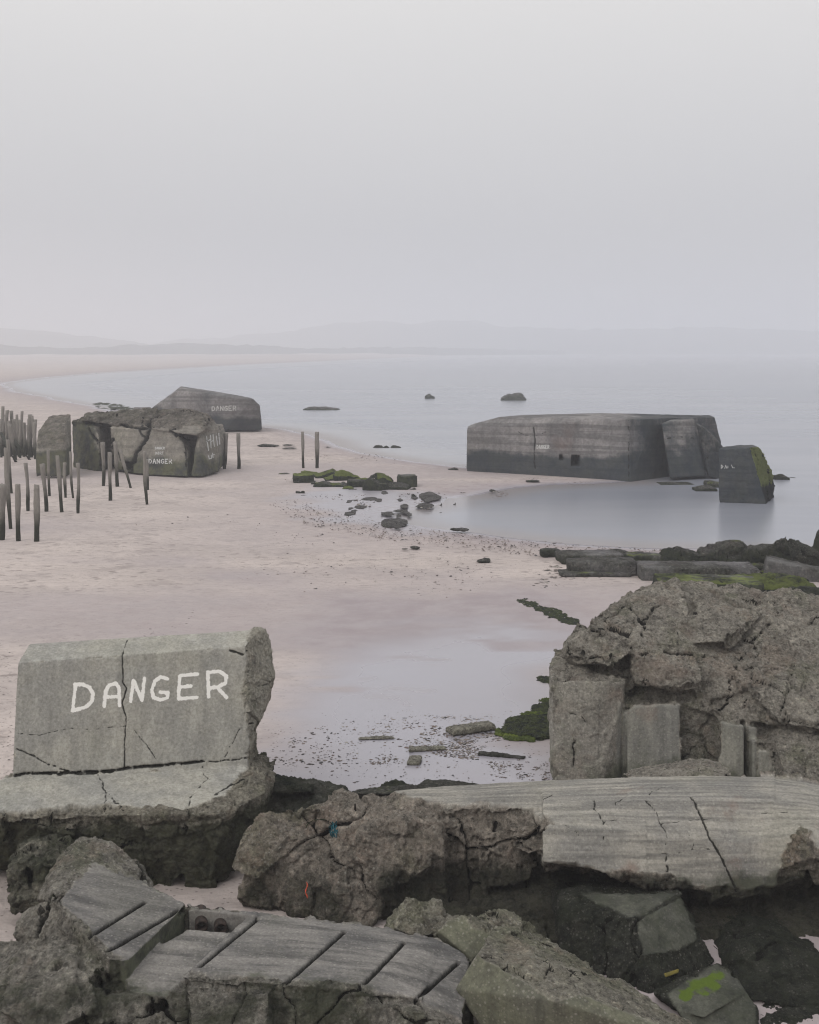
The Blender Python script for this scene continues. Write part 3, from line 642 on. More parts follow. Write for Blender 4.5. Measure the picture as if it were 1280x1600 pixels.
kl = [D(711,1546,11.2), D(742,1572,11.15), D(770,1556,11.3), D(790,1660,11.0), D(900,1700,10.9), D(1080,1700,10.9)]
rock('angular_block', [DD(*kt) + kl + [p + Vector((.2,.3,-1.0)) for p in DD((775,1443,12.0),(960,1530,11.7),(1080,1600,11.2))]], .0155, M['front'],
     'angular concrete block with a rough grey top and smooth olive-green near faces', 'concrete block', seed=31, amp=.03, facet=.02, crackd=.02, size=.7,
     rough=cast_in([[(746,1491),(785,1514),(825,1538),(868,1566),(905,1552),(1000,1590),(1100,1640),(1100,1720),(700,1720),(704,1545)]], jag=3), 
     alg=lambda P, N: .22 * sst(1490, 1520, pix(P)[1]) * sst(.6, .2, N[:, 2]), cracks=[([(777,1444),(800,1458),(830,1466),(862,1478)], .016, .03, .02)])
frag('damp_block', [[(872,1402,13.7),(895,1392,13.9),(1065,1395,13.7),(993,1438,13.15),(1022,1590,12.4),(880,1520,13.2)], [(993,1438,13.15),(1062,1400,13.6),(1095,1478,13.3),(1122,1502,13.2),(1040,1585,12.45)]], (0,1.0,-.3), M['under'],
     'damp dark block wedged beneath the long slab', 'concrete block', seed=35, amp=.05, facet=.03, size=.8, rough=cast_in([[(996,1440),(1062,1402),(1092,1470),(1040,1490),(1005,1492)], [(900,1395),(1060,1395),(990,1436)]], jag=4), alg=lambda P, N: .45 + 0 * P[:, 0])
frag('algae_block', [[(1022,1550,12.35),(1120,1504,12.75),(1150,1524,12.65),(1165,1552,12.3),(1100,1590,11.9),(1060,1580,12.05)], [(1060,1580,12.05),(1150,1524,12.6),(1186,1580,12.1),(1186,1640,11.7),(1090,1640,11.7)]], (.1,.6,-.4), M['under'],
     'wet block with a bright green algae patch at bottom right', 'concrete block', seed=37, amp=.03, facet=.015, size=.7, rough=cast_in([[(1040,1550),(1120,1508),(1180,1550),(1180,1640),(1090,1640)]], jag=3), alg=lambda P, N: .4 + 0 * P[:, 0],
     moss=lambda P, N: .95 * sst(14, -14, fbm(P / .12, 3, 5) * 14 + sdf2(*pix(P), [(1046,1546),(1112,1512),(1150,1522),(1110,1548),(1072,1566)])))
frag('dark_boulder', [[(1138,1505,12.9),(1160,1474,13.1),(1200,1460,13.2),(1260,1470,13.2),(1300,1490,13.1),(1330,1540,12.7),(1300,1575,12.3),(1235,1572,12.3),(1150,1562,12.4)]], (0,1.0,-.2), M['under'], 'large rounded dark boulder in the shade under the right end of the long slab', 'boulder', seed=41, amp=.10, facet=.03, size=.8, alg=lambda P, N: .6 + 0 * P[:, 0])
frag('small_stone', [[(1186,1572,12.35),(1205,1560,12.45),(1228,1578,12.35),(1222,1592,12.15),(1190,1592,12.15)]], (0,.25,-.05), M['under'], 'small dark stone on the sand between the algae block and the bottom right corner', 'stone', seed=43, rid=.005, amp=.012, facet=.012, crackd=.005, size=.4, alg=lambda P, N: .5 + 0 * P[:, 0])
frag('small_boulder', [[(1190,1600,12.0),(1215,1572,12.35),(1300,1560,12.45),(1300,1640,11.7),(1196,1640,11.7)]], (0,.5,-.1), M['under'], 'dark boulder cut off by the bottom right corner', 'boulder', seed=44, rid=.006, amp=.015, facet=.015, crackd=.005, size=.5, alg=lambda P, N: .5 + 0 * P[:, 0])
frag('thin_slab', [[(984,1216,15.6),(1010,1205,15.9),(1062,1198,15.8),(1112,1190,16.2),(1140,1198,16.1),(1145,1212,15.7),(1100,1217,15.5)]], (0,.5,-.12), M['boulder'], 'thin flat slab lying on the long slab in front of the big rough ruin', 'slab', seed=45, rid=.008, amp=.015, facet=.02, crackd=.02, size=.6)
frag('mossy_ledge', [[(408,1222,16.6),(430,1210,16.9),(492,1218,16.9),(540,1225,16.9),(548,1240,16.7),(520,1260,16.4),(400,1290,15.9)], [(410,1222,16.5),(488,1224,16.5),(486,1236,16.3),(410,1240,16.3)]], (.1,1.0,-.6), M['rubble'],
     'low mossy ledge of concrete between the painted block and the long slab', 'ledge', seed=47, rid=.01, amp=.03, facet=.035, size=.6, alg=lambda P, N: .6 + 0 * P[:, 0], moss=lambda P, N: .35 * sst(.3, .8, -N[:, 1]))
frag('flat_slab', [[(545,1240,16.9),(560,1232,17.2),(640,1226,17.3),(680,1226,17.2),(690,1240,16.7)]], (0,.5,-.4), M['rubble'], 'flat green-edged slab in the sand behind the long slab', 'slab', seed=48, rid=.006, amp=.01, facet=.012, crackd=.01, size=.5, alg=lambda P, N: .25 + 0 * P[:, 0], moss=upm(.55))
frag('flat_slab', [[(650,1228,17.1),(664,1218,17.6),(710,1219,17.6),(750,1224,17.4),(748,1229,17.2),(690,1240,16.7)]], (0,.4,-.4), M['rubble'], 'dark flat slab tapering right, just behind the smooth top of the long slab', 'slab', seed=49, rid=.006, amp=.01, facet=.012, crackd=.01, size=.5, alg=lambda P, N: .35 + 0 * P[:, 0])
frag('moss_mound', [[(592,1232,17.3),(602,1221,17.6),(625,1219,17.7),(640,1228,17.5),(630,1234,17.2)]], (0,.3,-.2), M['rubble'], 'small round mound of dark moss behind the long slab', 'rock', seed=50, amp=.02, facet=.01, size=.3, alg=lambda P, N: 1 + 0 * P[:, 0], moss=upm(.45, 0))

# ------------------------------------------------------------------ the big rough ruin at right
dome = DD((878,1022,18.75),(884,1000,18.95),(920,972,19.5),(946,943,20.2),(1000,913,20.9),(1060,905,21.3),(1150,913,21.6),(1300,934,21.9),(1480,965,21.5),(975,1060,18.55),(1070,1080,18.45),(1150,1085,18.4),(1300,1100,18.2),(1480,1120,18.2),(890,1040,18.7))
dome += [p + Vector((.3,2.2,-.4)) for p in DD((946,1043,20.2),(1060,1005,21.3),(1300,1034,21.9),(1480,1065,21.5))]
d2 = DD((978,1000,18.75),(1080,960,19.5),(1200,960,19.8),(1400,1000,19.8),(985,1072,18.5),(1060,1090,18.35),(1110,1120,18.12),(1160,1128,18.0),(1300,1140,17.85),(1400,1150,17.8)); d2 += [p + Vector((0,1.5,-.6)) for p in d2]
d3 = DD((1130,950,20.0),(1200,940,20.3),(1340,960,20.3),(1150,1060,18.3),(1220,1130,17.7),(1340,1150,17.5)); d3 += [p + Vector((0,1.5,-.6)) for p in d3]
lump = DD((880,1012,18.55),(905,985,18.8),(970,1000,18.6),(985,1020,18.4),(960,1042,18.25),(900,1036,18.35),(878,1028,18.5)); lump += [p + Vector((.1,.9,-.1)) for p in lump]
c1 = DD((862,1062,18.15),(870,1040,18.7),(975,1048,18.6),(978,1066,18.1),(862,1228,18.05),(935,1225,17.95),(974,1228,18.3)) + DD((936,1064,17.95)); c1 += [p + Vector((.1,1.1,0)) for p in c1]
c2 = DD((980,1098,18.15),(1066,1096,17.95),(1066,1235,17.85),(980,1235,18.1)); c2 += [p + Vector((.05,1.0,0)) for p in c2]
c2b = DD((966,1066,18.45),(985,1066,18.45),(985,1235,18.45),(966,1235,18.45)); c2b += [p + Vector((.05,1.0,0)) for p in c2b]
bd2 = DD((1060,1085,18.3),(1480,1095,18.0),(1480,1260,18.05),(1060,1240,18.15)); bd2 += [p + Vector((0,2.0,0)) for p in bd2]
bd = DD((970,1070,18.75),(1480,1090,18.4),(1480,1260,18.35),(970,1240,18.7)); bd += [p + Vector((0,3.0,0)) for p in bd]
c3 = DD((1124,1128,17.85),(1163,1134,17.8),(1163,1240,17.75),(1124,1240,17.8)); c3 += [p + Vector((.02,1.0,0)) for p in c3]
c4 = DD((1167,1134,17.9),(1184,1138,17.9),(1184,1240,17.9),(1167,1240,17.9)); c4 += [p + Vector((.02,1.0,0)) for p in c4]
c5 = DD((1176,1158,17.75),(1202,1160,17.7),(1202,1240,17.7),(1176,1240,17.7)); c5 += [p + Vector((.02,1.0,0)) for p in c5]
r1 = DD((1206,1152,17.7),(1240,1150,17.7),(1330,1160,17.6),(1330,1250,16.9),(1236,1240,17.0),(1206,1240,17.4)); r1 += [p + Vector((.05,1.0,0)) for p in r1]
z5 = lambda *a: [(840 + x * .34375, 820 + y * .34375) for x, y in a]
rck = [(z5((130,625),(200,612),(285,600),(350,625),(405,630),(430,605),(520,575),(640,585),(760,595),(830,600)), 0.0210, 0.128, .05), (z5((560,362),(520,380),(490,440),(470,500),(420,560),(405,630)), 0.0180, 0.080, .05),
       (z5((225,475),(300,480),(400,485),(470,495)), 0.0150, 0.064, .05), (z5((1130,370),(1060,440),(990,510),(955,580),(900,640),(880,720),(870,790),(820,860)), 0.0180, 0.072, .06),
       (z5((985,650),(960,740),(940,830)), 0.0150, 0.056, .04), (z5((640,450),(640,585)), 0.0084, 0.032, .03), (z5((760,460),(760,590)), 0.0084, 0.032, .03), (z5((890,500),(920,530),(960,545)), 0.0120, 0.040, .03),
       (z5((430,720),(520,705),(580,740)), 0.0120, 0.040, .05), (z5((150,860),(200,870),(220,900)), 0.0084, 0.024, .03), (z5((165,980),(160,1100)), 0.0180, 0.048, .03), (z5((1180,560),(1160,700),(1110,860)), 0.0120, 0.048, .05), (z5((500,575),(480,640),(500,770),(460,780)), 0.0120, 0.048, .05)]
pl1 = DD((918,978,19.1),(948,944,19.8),(1000,913,20.5),(1058,905,20.9),(1078,960,19.55),(1060,1008,18.75),(985,1005,18.7),(962,992,18.8)); pl1 += [p + Vector((0,1,-.4)) for p in pl1]
pl2 = DD((985,1016,18.55),(1082,1012,18.6),(1102,1072,18.0),(1060,1088,17.98),(990,1068,18.05)); pl2 += [p + Vector((0,1,-.2)) for p in pl2]
pl3 = DD((1088,930,20.4),(1150,925,20.6),(1192,960,19.7),(1150,1002,18.7),(1088,1004,18.7)); pl3 += [p + Vector((0,1,-.4)) for p in pl3]
rock('ruined_bunker', [pl1, pl2, pl3, dome, d2, d3, lump, c1, c2, c2b, bd, bd2, c3, c4, c5, r1], .022, M['boulder'], 'huge rough domed concrete ruin with square cast corners at right', 'bunker ruin', seed=52, crw=.03,
     rough=lambda P, N: np.minimum(cast_in([z5((440,820),(648,812),(650,1300),(385,1300),(385,860)), z5((372,800),(390,800),(384,1300),(330,1300)), z5((832,890),(948,905),(950,1300),(830,1300)), z5((955,905),(1000,920),(1000,1300),(950,1300)), z5((1000,1020),(1052,1030),(1052,1300),(995,1300))], jag=3)(P, N), np.where((pix(P)[1] > 1046) & (pix(P)[0] < 978) & (N[:, 2] < .6), .42 + .5 * sst(.25, .5, fbm(P / .4, 3, 8)), 1)),
     amp=.11, facet=.065, crackd=.06, fine=.015, rid=.028, size=1.2, cracks=rck, layers=.006, alg=lambda P, N: np.clip(.35 * sst(1.0, 0, P[:, 2]) + .35 * sst(860, 990, pix(P)[0]) * sst(.9, .1, P[:, 2]), 0, 1))

# ------------------------------------------------------------------ small pieces fixed to the foreground ruins
def tube(name, pts, r, mat, label=None, cat=None, group=None, seg=7, parent=None, kind=None):
    pts = [Vector(p) for p in pts]; base = pts[0].copy() if parent is None else Vector(parent['org']); bm = bmesh.new(); rings = []
    for i, p in enumerate(pts):
        t = (pts[min(i + 1, len(pts) - 1)] - pts[max(i - 1, 0)]).normalized(); a = t.orthogonal().normalized(); b_ = t.cross(a); rr = r[i] if isinstance(r, (list, tuple)) else r
        rings.append([bm.verts.new(p - base + (a * math.cos(2*math.pi*k/seg) + b_ * math.sin(2*math.pi*k/seg)) * rr) for k in range(seg)])
    for a, b_ in zip(rings[:-1], rings[1:]):
        for k in range(seg): bm.faces.new((a[k], a[(k+1)%seg], b_[(k+1)%seg], b_[k]))
    bm.faces.new(rings[0]); bm.faces.new(rings[-1][::-1]); bmesh.ops.recalc_face_normals(bm, faces=bm.faces)
    me = bpy.data.meshes.new(name); bm.to_mesh(me); bm.free(); me.materials.append(mat)
    for p in me.polygons: p.use_smooth = True
    o = bpy.data.objects.new(name, me)
    if parent is not None: o.parent = parent
    else: o.location = base
    C.objects.link(o); return tag(o, label, cat, group, kind)
def surf(o, px, py, off=0.0):
    me = o.data; bv = bpy.app.driver_namespace.get(o.name)
    if bv is None:
        n = len(me.vertices); V = np.empty(n * 3, np.float32); me.vertices.foreach_get('co', V); V = V.reshape(-1, 3) + np.array(o['org'])
        bv = BVHTree.FromPolygons([tuple(map(float, v)) for v in V], [tuple(p.vertices) for p in me.polygons]); bpy.app.driver_namespace[o.name] = bv
    dr = Vector(((px - 640) / F, 1, -(py - HZ) / F)).normalized(); h = bv.ray_cast(Vector((0, 0, HC)), dr)
    return h[0] - dr * off
rr_ = random.Random(5); pts = []
for k in range(46):
    a = k * .9; p = surf(ls, 521 + 9 * math.cos(a) * rr_.uniform(.2, 1), 1296 + 14 * math.sin(a * 1.3) * rr_.uniform(.3, 1), .015)
    pts.append(p)
tube('rope_tangle', pts, .0055, M['rope'], 'small tangle of teal rope caught on the rough left end of the long slab', 'rope', seg=5)
tube('rope', [surf(ls, 500 + 22 * math.cos(a), 1296 - 16 * math.sin(a), .02) for a in np.linspace(.3, 3.0, 14)], .006, M['weed'], 'thin dark cord looping over the teal rope tangle', 'cord', seg=5)
tube('reinforcing_bar', [surf(ls, 555, 1263, .0) + Vector((0,-.05,.0)), surf(ls, 555, 1263, .03) + Vector((.0,-.02,.06)), surf(ls, 555, 1263, .03) + Vector((.02,.1,-.25))], .01, M['pipe'], parent=ls, seg=6)
tube('paint_mark', [surf(ls, 479 + math.sin(k) * 1.5, 1378 + k * 3.2, .004) for k in range(9)], [.003,.007,.010,.006,.011,.005,.008,.010,.003], M['redpaint'], parent=ls, seg=5)
ms_ = D(1030,1515,12.72)
rock('plank_stub', [[D(1015,1528,12.78), D(1060,1514,12.78), D(1061,1520,12.76), D(1017,1535,12.76), D(1015,1528,12.9), D(1061,1514,12.9), D(1017,1535,12.9)]], .008, M['stick'], 'short piece of yellow wood lodged against the damp block under the long slab', 'piece of wood', seed=2, amp=.004, facet=0, crackd=0, rid=.003, fine=.002)

# ------------------------------------------------------------------ loose stones and slabs on the beach
def stone(px, py, wp, hp, label, mat='rubble', cat='rock', name='rock', group=None, shape='lump', z=None, thick=.8, yaw=0, tilt=0, seed=0, alg=.5, moss=0., vs=.0019, roll=0, sink=.12, shoulder=.7, dd=None):
    """px,py = middle of its near foot on the photo; wp,hp = width and height in photo pixels"""
    c = G(px, py, z); k = c.y / F; W = wp * k; T = W * thick; drop = T * HC / c.y        # the top face shows about this much
    H = max(hp * k * .45, hp * k - min(drop, hp * k * .6)); rn = random.Random(seed * 7 + 1); pts = []
    if shape == 'block':
        for sx in (-1, 1):
            for sy in (0, 1):
                for sz in (0, 1): pts.append(Vector((sx * W / 2 * rn.uniform(.93, 1.0), sy * T + rn.uniform(-.05, .05) * T, (-sink * H if sz == 0 else H * rn.uniform(.88, 1.0)))))
    elif shape == 'flat':
        T = c.y ** 2 / (F * HC) * hp * .9; H = max(.06, min(.2, W * .08)); n = 13
        for i in range(n):
            a = 2 * math.pi * i / n; r = rn.uniform(.65, 1.05)
            for rr2, zz in ((1, -.3 * H), (.93, H * rn.uniform(.1, .5)), (.6, H * rn.uniform(.6, 1))): pts.append(Vector((math.cos(a) * W / 2 * r * rr2, T / 2 + math.sin(a) * T / 2 * r * rr2, zz)))
    else:
        H *= 1.0; q_ = shoulder
        for sx in (-1, 1):
            for sy in (-1, 1):
                pts.append(Vector((sx * W / 2 * rn.uniform(.8, 1.0), T / 2 + sy * T / 2 * rn.uniform(.75, 1.0), -sink * H)))
                pts.append(Vector((sx * W / 2 * rn.uniform(.85, 1.05), T / 2 + sy * T / 2 * rn.uniform(.8, 1.0), H * rn.uniform(.15, .45))))
        cx = rn.uniform(-.25, .25)
        for i in range(5):
            a = rn.uniform(0, 6.28); pts.append(Vector(((cx + math.cos(a) * q_ * .5 * rn.uniform(.4, .9)) * W, T / 2 + math.sin(a) * T * .42 * q_, H * rn.uniform(.45 + .4 * q_, 1.0))))
        pts.append(Vector((cx * W, T * .45, H)))
    rz, rx, ry = R(yaw), R(tilt), R(roll); q = []
    from mathutils import Matrix
    Mx = Matrix.Rotation(rz, 3, 'Z') @ Matrix.Rotation(ry, 3, 'Y') @ Matrix.Rotation(rx, 3, 'X')
    for p in pts:
        p = Mx @ (p - Vector((0, T / 2, 0))); q.append(p + Vector((0, T / 2, 0)) + c)
    s_ = max(.15, min(W, H * 2.2))
    m0 = c.z
    return rock(name, [q], max(c.y * vs, s_ * .035), M[mat], label, cat, group, base=c, seed=seed + 60, amp=s_ * (.05 if shape != 'block' else .022), facet=s_ * (.06 if shape != 'block' else .022), crackd=s_ * .03, fine=s_ * .01, rid=s_ * .018, size=s_ * .9,
                rough=(lambda P, N: .35 + .65 * sst(.5, -.2, fbm(P / max(.3, s_), 3, seed))) if shape == 'block' else None,
                alg=lambda P, N: np.clip(alg - .35 * sst(.5, .9, N[:, 2]) + .3 * sst(m0 + H * .6, m0, P[:, 2]), 0, 1), moss=(lambda P, N: moss * sst(.3, .8, N[:, 2])) if moss else None)
# slabs in the wet sand
stone(737,1147,80,20,'grey slab with a green right end lying tilted on the wet sand','front','slab','stone_slab',shape='block',thick=.38,yaw=24,tilt=-6,seed=1,alg=.15,moss=.3)
stone(668,1174,62,10,'flat pale slab in wet sand, crosspiece of two laid in a T','front','slab','stone_slab',shape='block',thick=.25,yaw=10,seed=2,alg=.05)
stone(648,1196,22,14,'short pale slab in wet sand, the foot of two slabs laid in a T','front','slab','stone_slab',shape='block',thick=1.5,yaw=-8,seed=3,alg=.05)
stone(590,1157,64,7,'very flat brown slab almost buried, leftmost of those on the wet sand','front','slab','stone_slab',thick=.3,yaw=6,seed=4,alg=.1)
stone(784,1184,78,11,'long narrow dark rock on pink sand left of the ruin','rubble','rock','rock',thick=.18,yaw=-14,seed=5,alg=.2)
stone(859,968,9,7,'small dark stone at the end of the seaweed line','rubble','stone','stone',seed=6)
stone(756,880,25,11,'dark wedge-shaped rock alone on the dry sand','rubble','rock','rock',seed=7,alg=.45,shoulder=.45)
stone(632,861,20,6,'low pale rock beside a pointed one on the dry sand','rubble','rock','rock',seed=8,alg=.1)
stone(650,859,24,9,'small pointed rock with a green tinge on the dry sand','rubble','rock','rock',seed=9,alg=.2,moss=.45,shoulder=.3)
# the rubble bank at right
GB='blocks of the rubble bank at right'
B=lambda *a,**k: stone(*a,group=GB,**k)
B(861,870,33,15,'dark block at the far left tip of the rubble bank',shape='block',thick=.6,yaw=14,seed=11,alg=.75,cat='block',name='concrete_block')
B(925,881,104,24,'long low block with a mossy top behind the lilac-grey slab',shape='block',thick=.5,yaw=6,seed=12,alg=.45,moss=.35,cat='block',name='concrete_block')
B(965,872,52,18,'dark round mossy rock behind the lilac-grey slab',seed=13,alg=.8,moss=.2)
B(1010,880,60,19,'low block with bright green slope between the dark rock and the peaked rocks',shape='block',thick=.6,yaw=-12,seed=14,alg=.55,moss=.6,cat='block',name='concrete_block')
B(932,902,116,14,'flat slab with a bright green near edge lying lowest at the left of the bank',shape='block',thick=.35,yaw=0,seed=15,alg=.1,moss=.55,cat='slab',name='stone_slab')
B(943,899,112,30,'straight lilac-grey slab resting on a green-edged one',shape='block',thick=.36,yaw=-3,seed=16,alg=.05,sink=.0,cat='slab',name='stone_slab')
B(1070,884,72,44,'dark pointed rock standing left of the tall peaks',seed=17,alg=.75,shoulder=.35,roll=-14)
B(1138,884,82,50,'broad peaked rock with a green right slope',seed=18,alg=.6,moss=.45,shoulder=.2,roll=8)
B(1206,890,66,66,'tallest dark boulder of the bank, leaning to the right',seed=19,alg=.5,shoulder=.4,roll=18)
B(1258,886,62,52,'rust-brown boulder right of the tallest one',seed=20,alg=.3,shoulder=.45,roll=-10,mat='under')
B(1294,882,44,62,'dark boulder cut by the right edge at the back of the bank',seed=21,alg=.7,shoulder=.7)
B(1163,897,32,22,'small grey rock leaning on the tallest boulder',seed=22,alg=.3)
B(1203,900,30,20,'small mossy rock at the foot of the tallest boulder',seed=23,alg=.5,moss=.7)
B(1095,908,190,34,'long wide slab with grey top in the middle of the bank',shape='block',thick=.34,yaw=-2,seed=24,alg=.2,cat='slab',name='stone_slab')
B(1248,908,96,34,'tilted slab with a pale grey top at the right edge of the bank',shape='block',thick=.5,yaw=-16,roll=9,seed=25,alg=.05,cat='slab',name='stone_slab')
B(1045,906,62,26,'square-ended grey block at the left of the long wide slab',shape='block',thick=.7,yaw=14,seed=29,alg=.25,cat='block',name='concrete_block')
B(1115,930,170,36,'low weed-covered block with bright green top just behind the ruin',shape='block',thick=.5,yaw=-6,seed=26,alg=.95,moss=.7,cat='block',name='concrete_block')
B(1226,930,130,46,'dark weed-covered rock with a green cap behind the right side of the ruin',seed=27,alg=1.0,moss=.75)
B(1278,945,90,36,'blackish weed-covered rock lowest at the right edge',seed=28,alg=1.0)
# mossy blocks in the middle of the beach
GM='mossy blocks in the middle of the beach'
for i,(a,b_,c_,d_,l,sh,mo) in enumerate([
 (473,755,27,15,'flat-topped mossy block at the left end of the mid-beach cluster','block',.7),
 (484,744,24,9,'low green block behind the leftmost one of the cluster','block',.6),
 (510,748,34,15,'brownish mossy boulder second from the left in the cluster','lump',.45),
 (506,762,26,11,'pale olive block at the near side of the cluster','block',.3),
 (540,752,36,18,'large bright mossy boulder in the middle of the cluster','lump',.8),
 (530,762,28,9,'low dark mossy rock before the large bright boulder','lump',.4),
 (558,762,26,13,'dark block with a pale top in the cluster','block',.15),
 (584,767,26,22,'dark steep-fronted block hanging with weed','block',.2),
 (572,760,18,14,'green-topped rock behind the weedy block','lump',.5),
 (585,748,14,9,'small pointed rock at the back of the cluster','lump',.1),
 (600,760,24,20,'dark pointed boulder right of the weedy block','lump',.5),
 (620,766,36,13,'long low dark block near the right end of the cluster','block',.2),
 (636,762,24,20,'square dark block at the right end of the cluster','block',.25),
 (545,765,20,6,'thin green slab at the near edge of the cluster','lump',.6),
 (520,752,24,12,'green boulder between the brownish and the large bright one','lump',.6),(560,756,28,10,'low green rock behind the dark block with the pale top','lump',.7),(596,766,16,12,'small dark rock between the weedy block and the long low one','lump',.3),(497,758,20,6,'flat olive stone left of the pale olive block','lump',.4)]):
    stone(a,b_,c_*1.25,d_*1.15,l,'rubble','block' if sh=='block' else 'boulder','mossy_block' if sh=='block' else 'mossy_boulder',group=GM,shape='block' if i in (0,6,12,16) else 'lump',shoulder=.8,thick=1.0,yaw=(-1)**i*8,seed=80+i,alg=.75,moss=min(1,mo*1.35+.12),vs=.0016)
rs = random.Random(12)
for k in range(16):
    stone(rs.uniform(462,650), rs.uniform(742,778), rs.uniform(9,20), rs.uniform(4,8), 'low dark weedy stone strewn round the mossy cluster', 'rubble', 'stone', 'weedy_stone', group='weedy stones strewn round the mossy cluster', seed=300+k, alg=.5, moss=.45 if k % 2 else 0, vs=.0018)
for k in range(22):
    t = k / 21; stone(540 + 120 * rs.random(), 772 + 54 * rs.random(), rs.uniform(10,26), rs.uniform(5,9), 'flat wet blue-grey stone strewn at the left end of the pool', 'rubble', 'stone', 'flat_stone', group='flat wet stones at the left end of the pool', shape='flat', seed=330+k, alg=.25, vs=.0018)
for k in range(14):
    stone(rs.uniform(985,1278), rs.uniform(868,900), rs.uniform(16,34), rs.uniform(9,18), 'small dark angular rock wedged between the larger rocks of the bank', 'rubble', 'rock', 'wedged_rock', group='small rocks wedged in the rubble bank', seed=360+k, alg=.6, moss=.6 if k % 3 == 0 else 0, tilt=rs.uniform(-20,20), roll=rs.uniform(-20,20), yaw=rs.uniform(-40,40))
stone(443,742,20,5,'small flat green rock left of the mossy cluster','rubble','rock','rock',seed=30,alg=.4,moss=.6)
for i,(a,b_,c_,d_,l) in enumerate([
 (672,786,42,24,'big flat blue-grey rock at the left shore of the pool'),(664,794,40,8,'thin dark rock tail reaching into the pool'),(626,800,30,6,'low dark rock at the pool edge below the rock tail'),
 (577,783,34,8,'flat dark rock left of the pool, uppermost of the scattered ones'),(553,784,16,5,'small flat dark rock left of the uppermost one'),(561,795,24,8,'rounded dark rock in the puddle'),
 (554,805,30,6,'long flat dark rock at the left of the puddle'),(583,806,16,4,'small dark rock in the middle of the puddle'),(577,814,17,6,'dark oval rock at the lower edge of the puddle'),
 (615,825,52,18,'big flat dark rock at the lower edge of the pool'),(622,829,26,7,'small dark rock stuck to the big flat one'),(606,808,22,6,'dark rock just above the big flat one'),
 (720,831,46,5,'thin dark rock strip in the shallow lower pool'),(473,807,14,4,'small dark stone alone left of the puddle'),(453,805,11,3,'tiny dark stone leftmost on the middle beach')]):
    stone(a,b_,c_,d_,l,'rubble','rock','flat_rock',group='dark rocks round the pool',shape='flat',seed=110+i,alg=.15,vs=.0017)
for i,(a,b_,c_,d_,l,z) in enumerate([(770,769,15,6,'small black rock on the sand spit before the pool',.05),(834,753,25,6,'small flat mossy rock in front of the long bunker',.1),(708,736,18,7,'mossy rock at the left foot of the long bunker',.05),
 (690,790,7,5,'tiny stone in the upper left of the pool',0.),(711,789,8,5,'tiny stone in the pool, right of another',0.),(689,801,8,4,'tiny brown stone in the shallow pool',0.)]):
    stone(a,b_,c_,d_,l,'rubble','stone','stone',seed=140+i,alg=.4,z=z,moss=.5 if i in(1,2) else 0)
for i,(a,b_,c_,d_,l) in enumerate([(418,698,38,6,'low dark rock on the far sand by the two tall posts'),(452,702,30,4,'flat dark rock right of the low dark one on the far sand'),(453,697,26,4,'thin rock behind the flat dark one on the far sand'),(512,700,14,4,'small grey rock right of the two posts'),
   (492,699,30,2,'thin weedy stone strip between the two posts')]):
    stone(a,b_,c_,d_,l,'rubble','rock','rock',seed=150+i,alg=.5,moss=.3 if i==0 else 0,thick=.5)
for i,(a,b_,c_,d_,l,sh) in enumerate([(501,641,62,7,'long low concrete back just above the sea','lump'),(672,623,19,9,'small pointed rock alone in the sea','lump'),(803,626,42,14,'larger flat-topped rock in the sea, farthest to the right','lump'),
   (590,700,18,7,'left rock of three in the shallows','lump'),(604,700,15,5,'middle rock of three in the shallows','lump'),(618,700,20,6,'right rock of three in the shallows','lump')]):
    stone(a,b_,c_,d_,l,'rubble','rock','sea_rock',seed=160+i,z=0.,alg=.7,shape=sh,sink=.4,shoulder=.5,thick=.5,tilt=-6 if sh=='block' else 0)

# ------------------------------------------------------------------ bunkers
def fbox(f, k, pts=None): return DD(*f) + [p + Vector(k) for p in DD(*f)]
lum = lambda *a: [(700 + x * .453125, 600 + y * .453125) for x, y in a]
front = DD((730,668,64.7),(780,651,64.4),(985,655,60.6),(1020,654,61.6),(730,745,64.7),(757,746,64.2),(985,762,60.3),(1050,758,63.5),(1040,656,63.2)) + DD((735,664,67.5),(830,648,67.5),(940,645.5,66.5),(1040,648,67.0)) + [Vector((3.3,70,-.3)), Vector((13.5,69,-.3))]
right = DD((985,654,60.6),(1040,655,63.2),(1116,652,66.0),(1127,690,66.3),(1124,765,66.3),(985,762,60.3),(940,645.5,66.5),(1110,649,69.0)) + [Vector((17.5,69.5,-.3)), Vector((12.5,69,-.3))]
def flatcast(P, N): return .12 + 0 * P[:, 0]
def blet(strs, x, y, w_, h_, slope=0.0):
    LT = {'D': [[(0,0),(0,1)],[(0,0),(.6,.1),(.9,.5),(.6,.9),(0,1)]], 'A': [[(0,1),(.35,0),(.5,0),(.9,1)],[(.15,.6),(.75,.6)]], 'N': [[(0,1),(0,0),(.85,1),(.85,0)]],
          'G': [[(.85,.15),(.4,0),(0,.4),(.1,.9),(.6,1),(.85,.8),(.85,.55),(.5,.55)]], 'E': [[(.85,0),(0,0),(0,1),(.85,1)],[(0,.5),(.6,.5)]], 'R': [[(0,1),(0,0),(.7,.05),(.85,.3),(.6,.5),(0,.5)],[(.4,.5),(.9,1)]],
          'O': [[(.4,0),(0,.5),(.4,1),(.85,.5),(.4,0)]], 'T': [[(0,0),(.9,0)],[(.45,0),(.45,1)]], 'M': [[(0,1),(0,0),(.4,.6),(.85,0),(.85,1)]]}
    o = []
    for i, ch in enumerate(strs):
        if ch not in LT: continue
        for st in LT[ch]: o.append([(x + (i + u * .72) * w_, y + v * h_ + (i + u) * w_ * slope) for u, v in st])
    return o
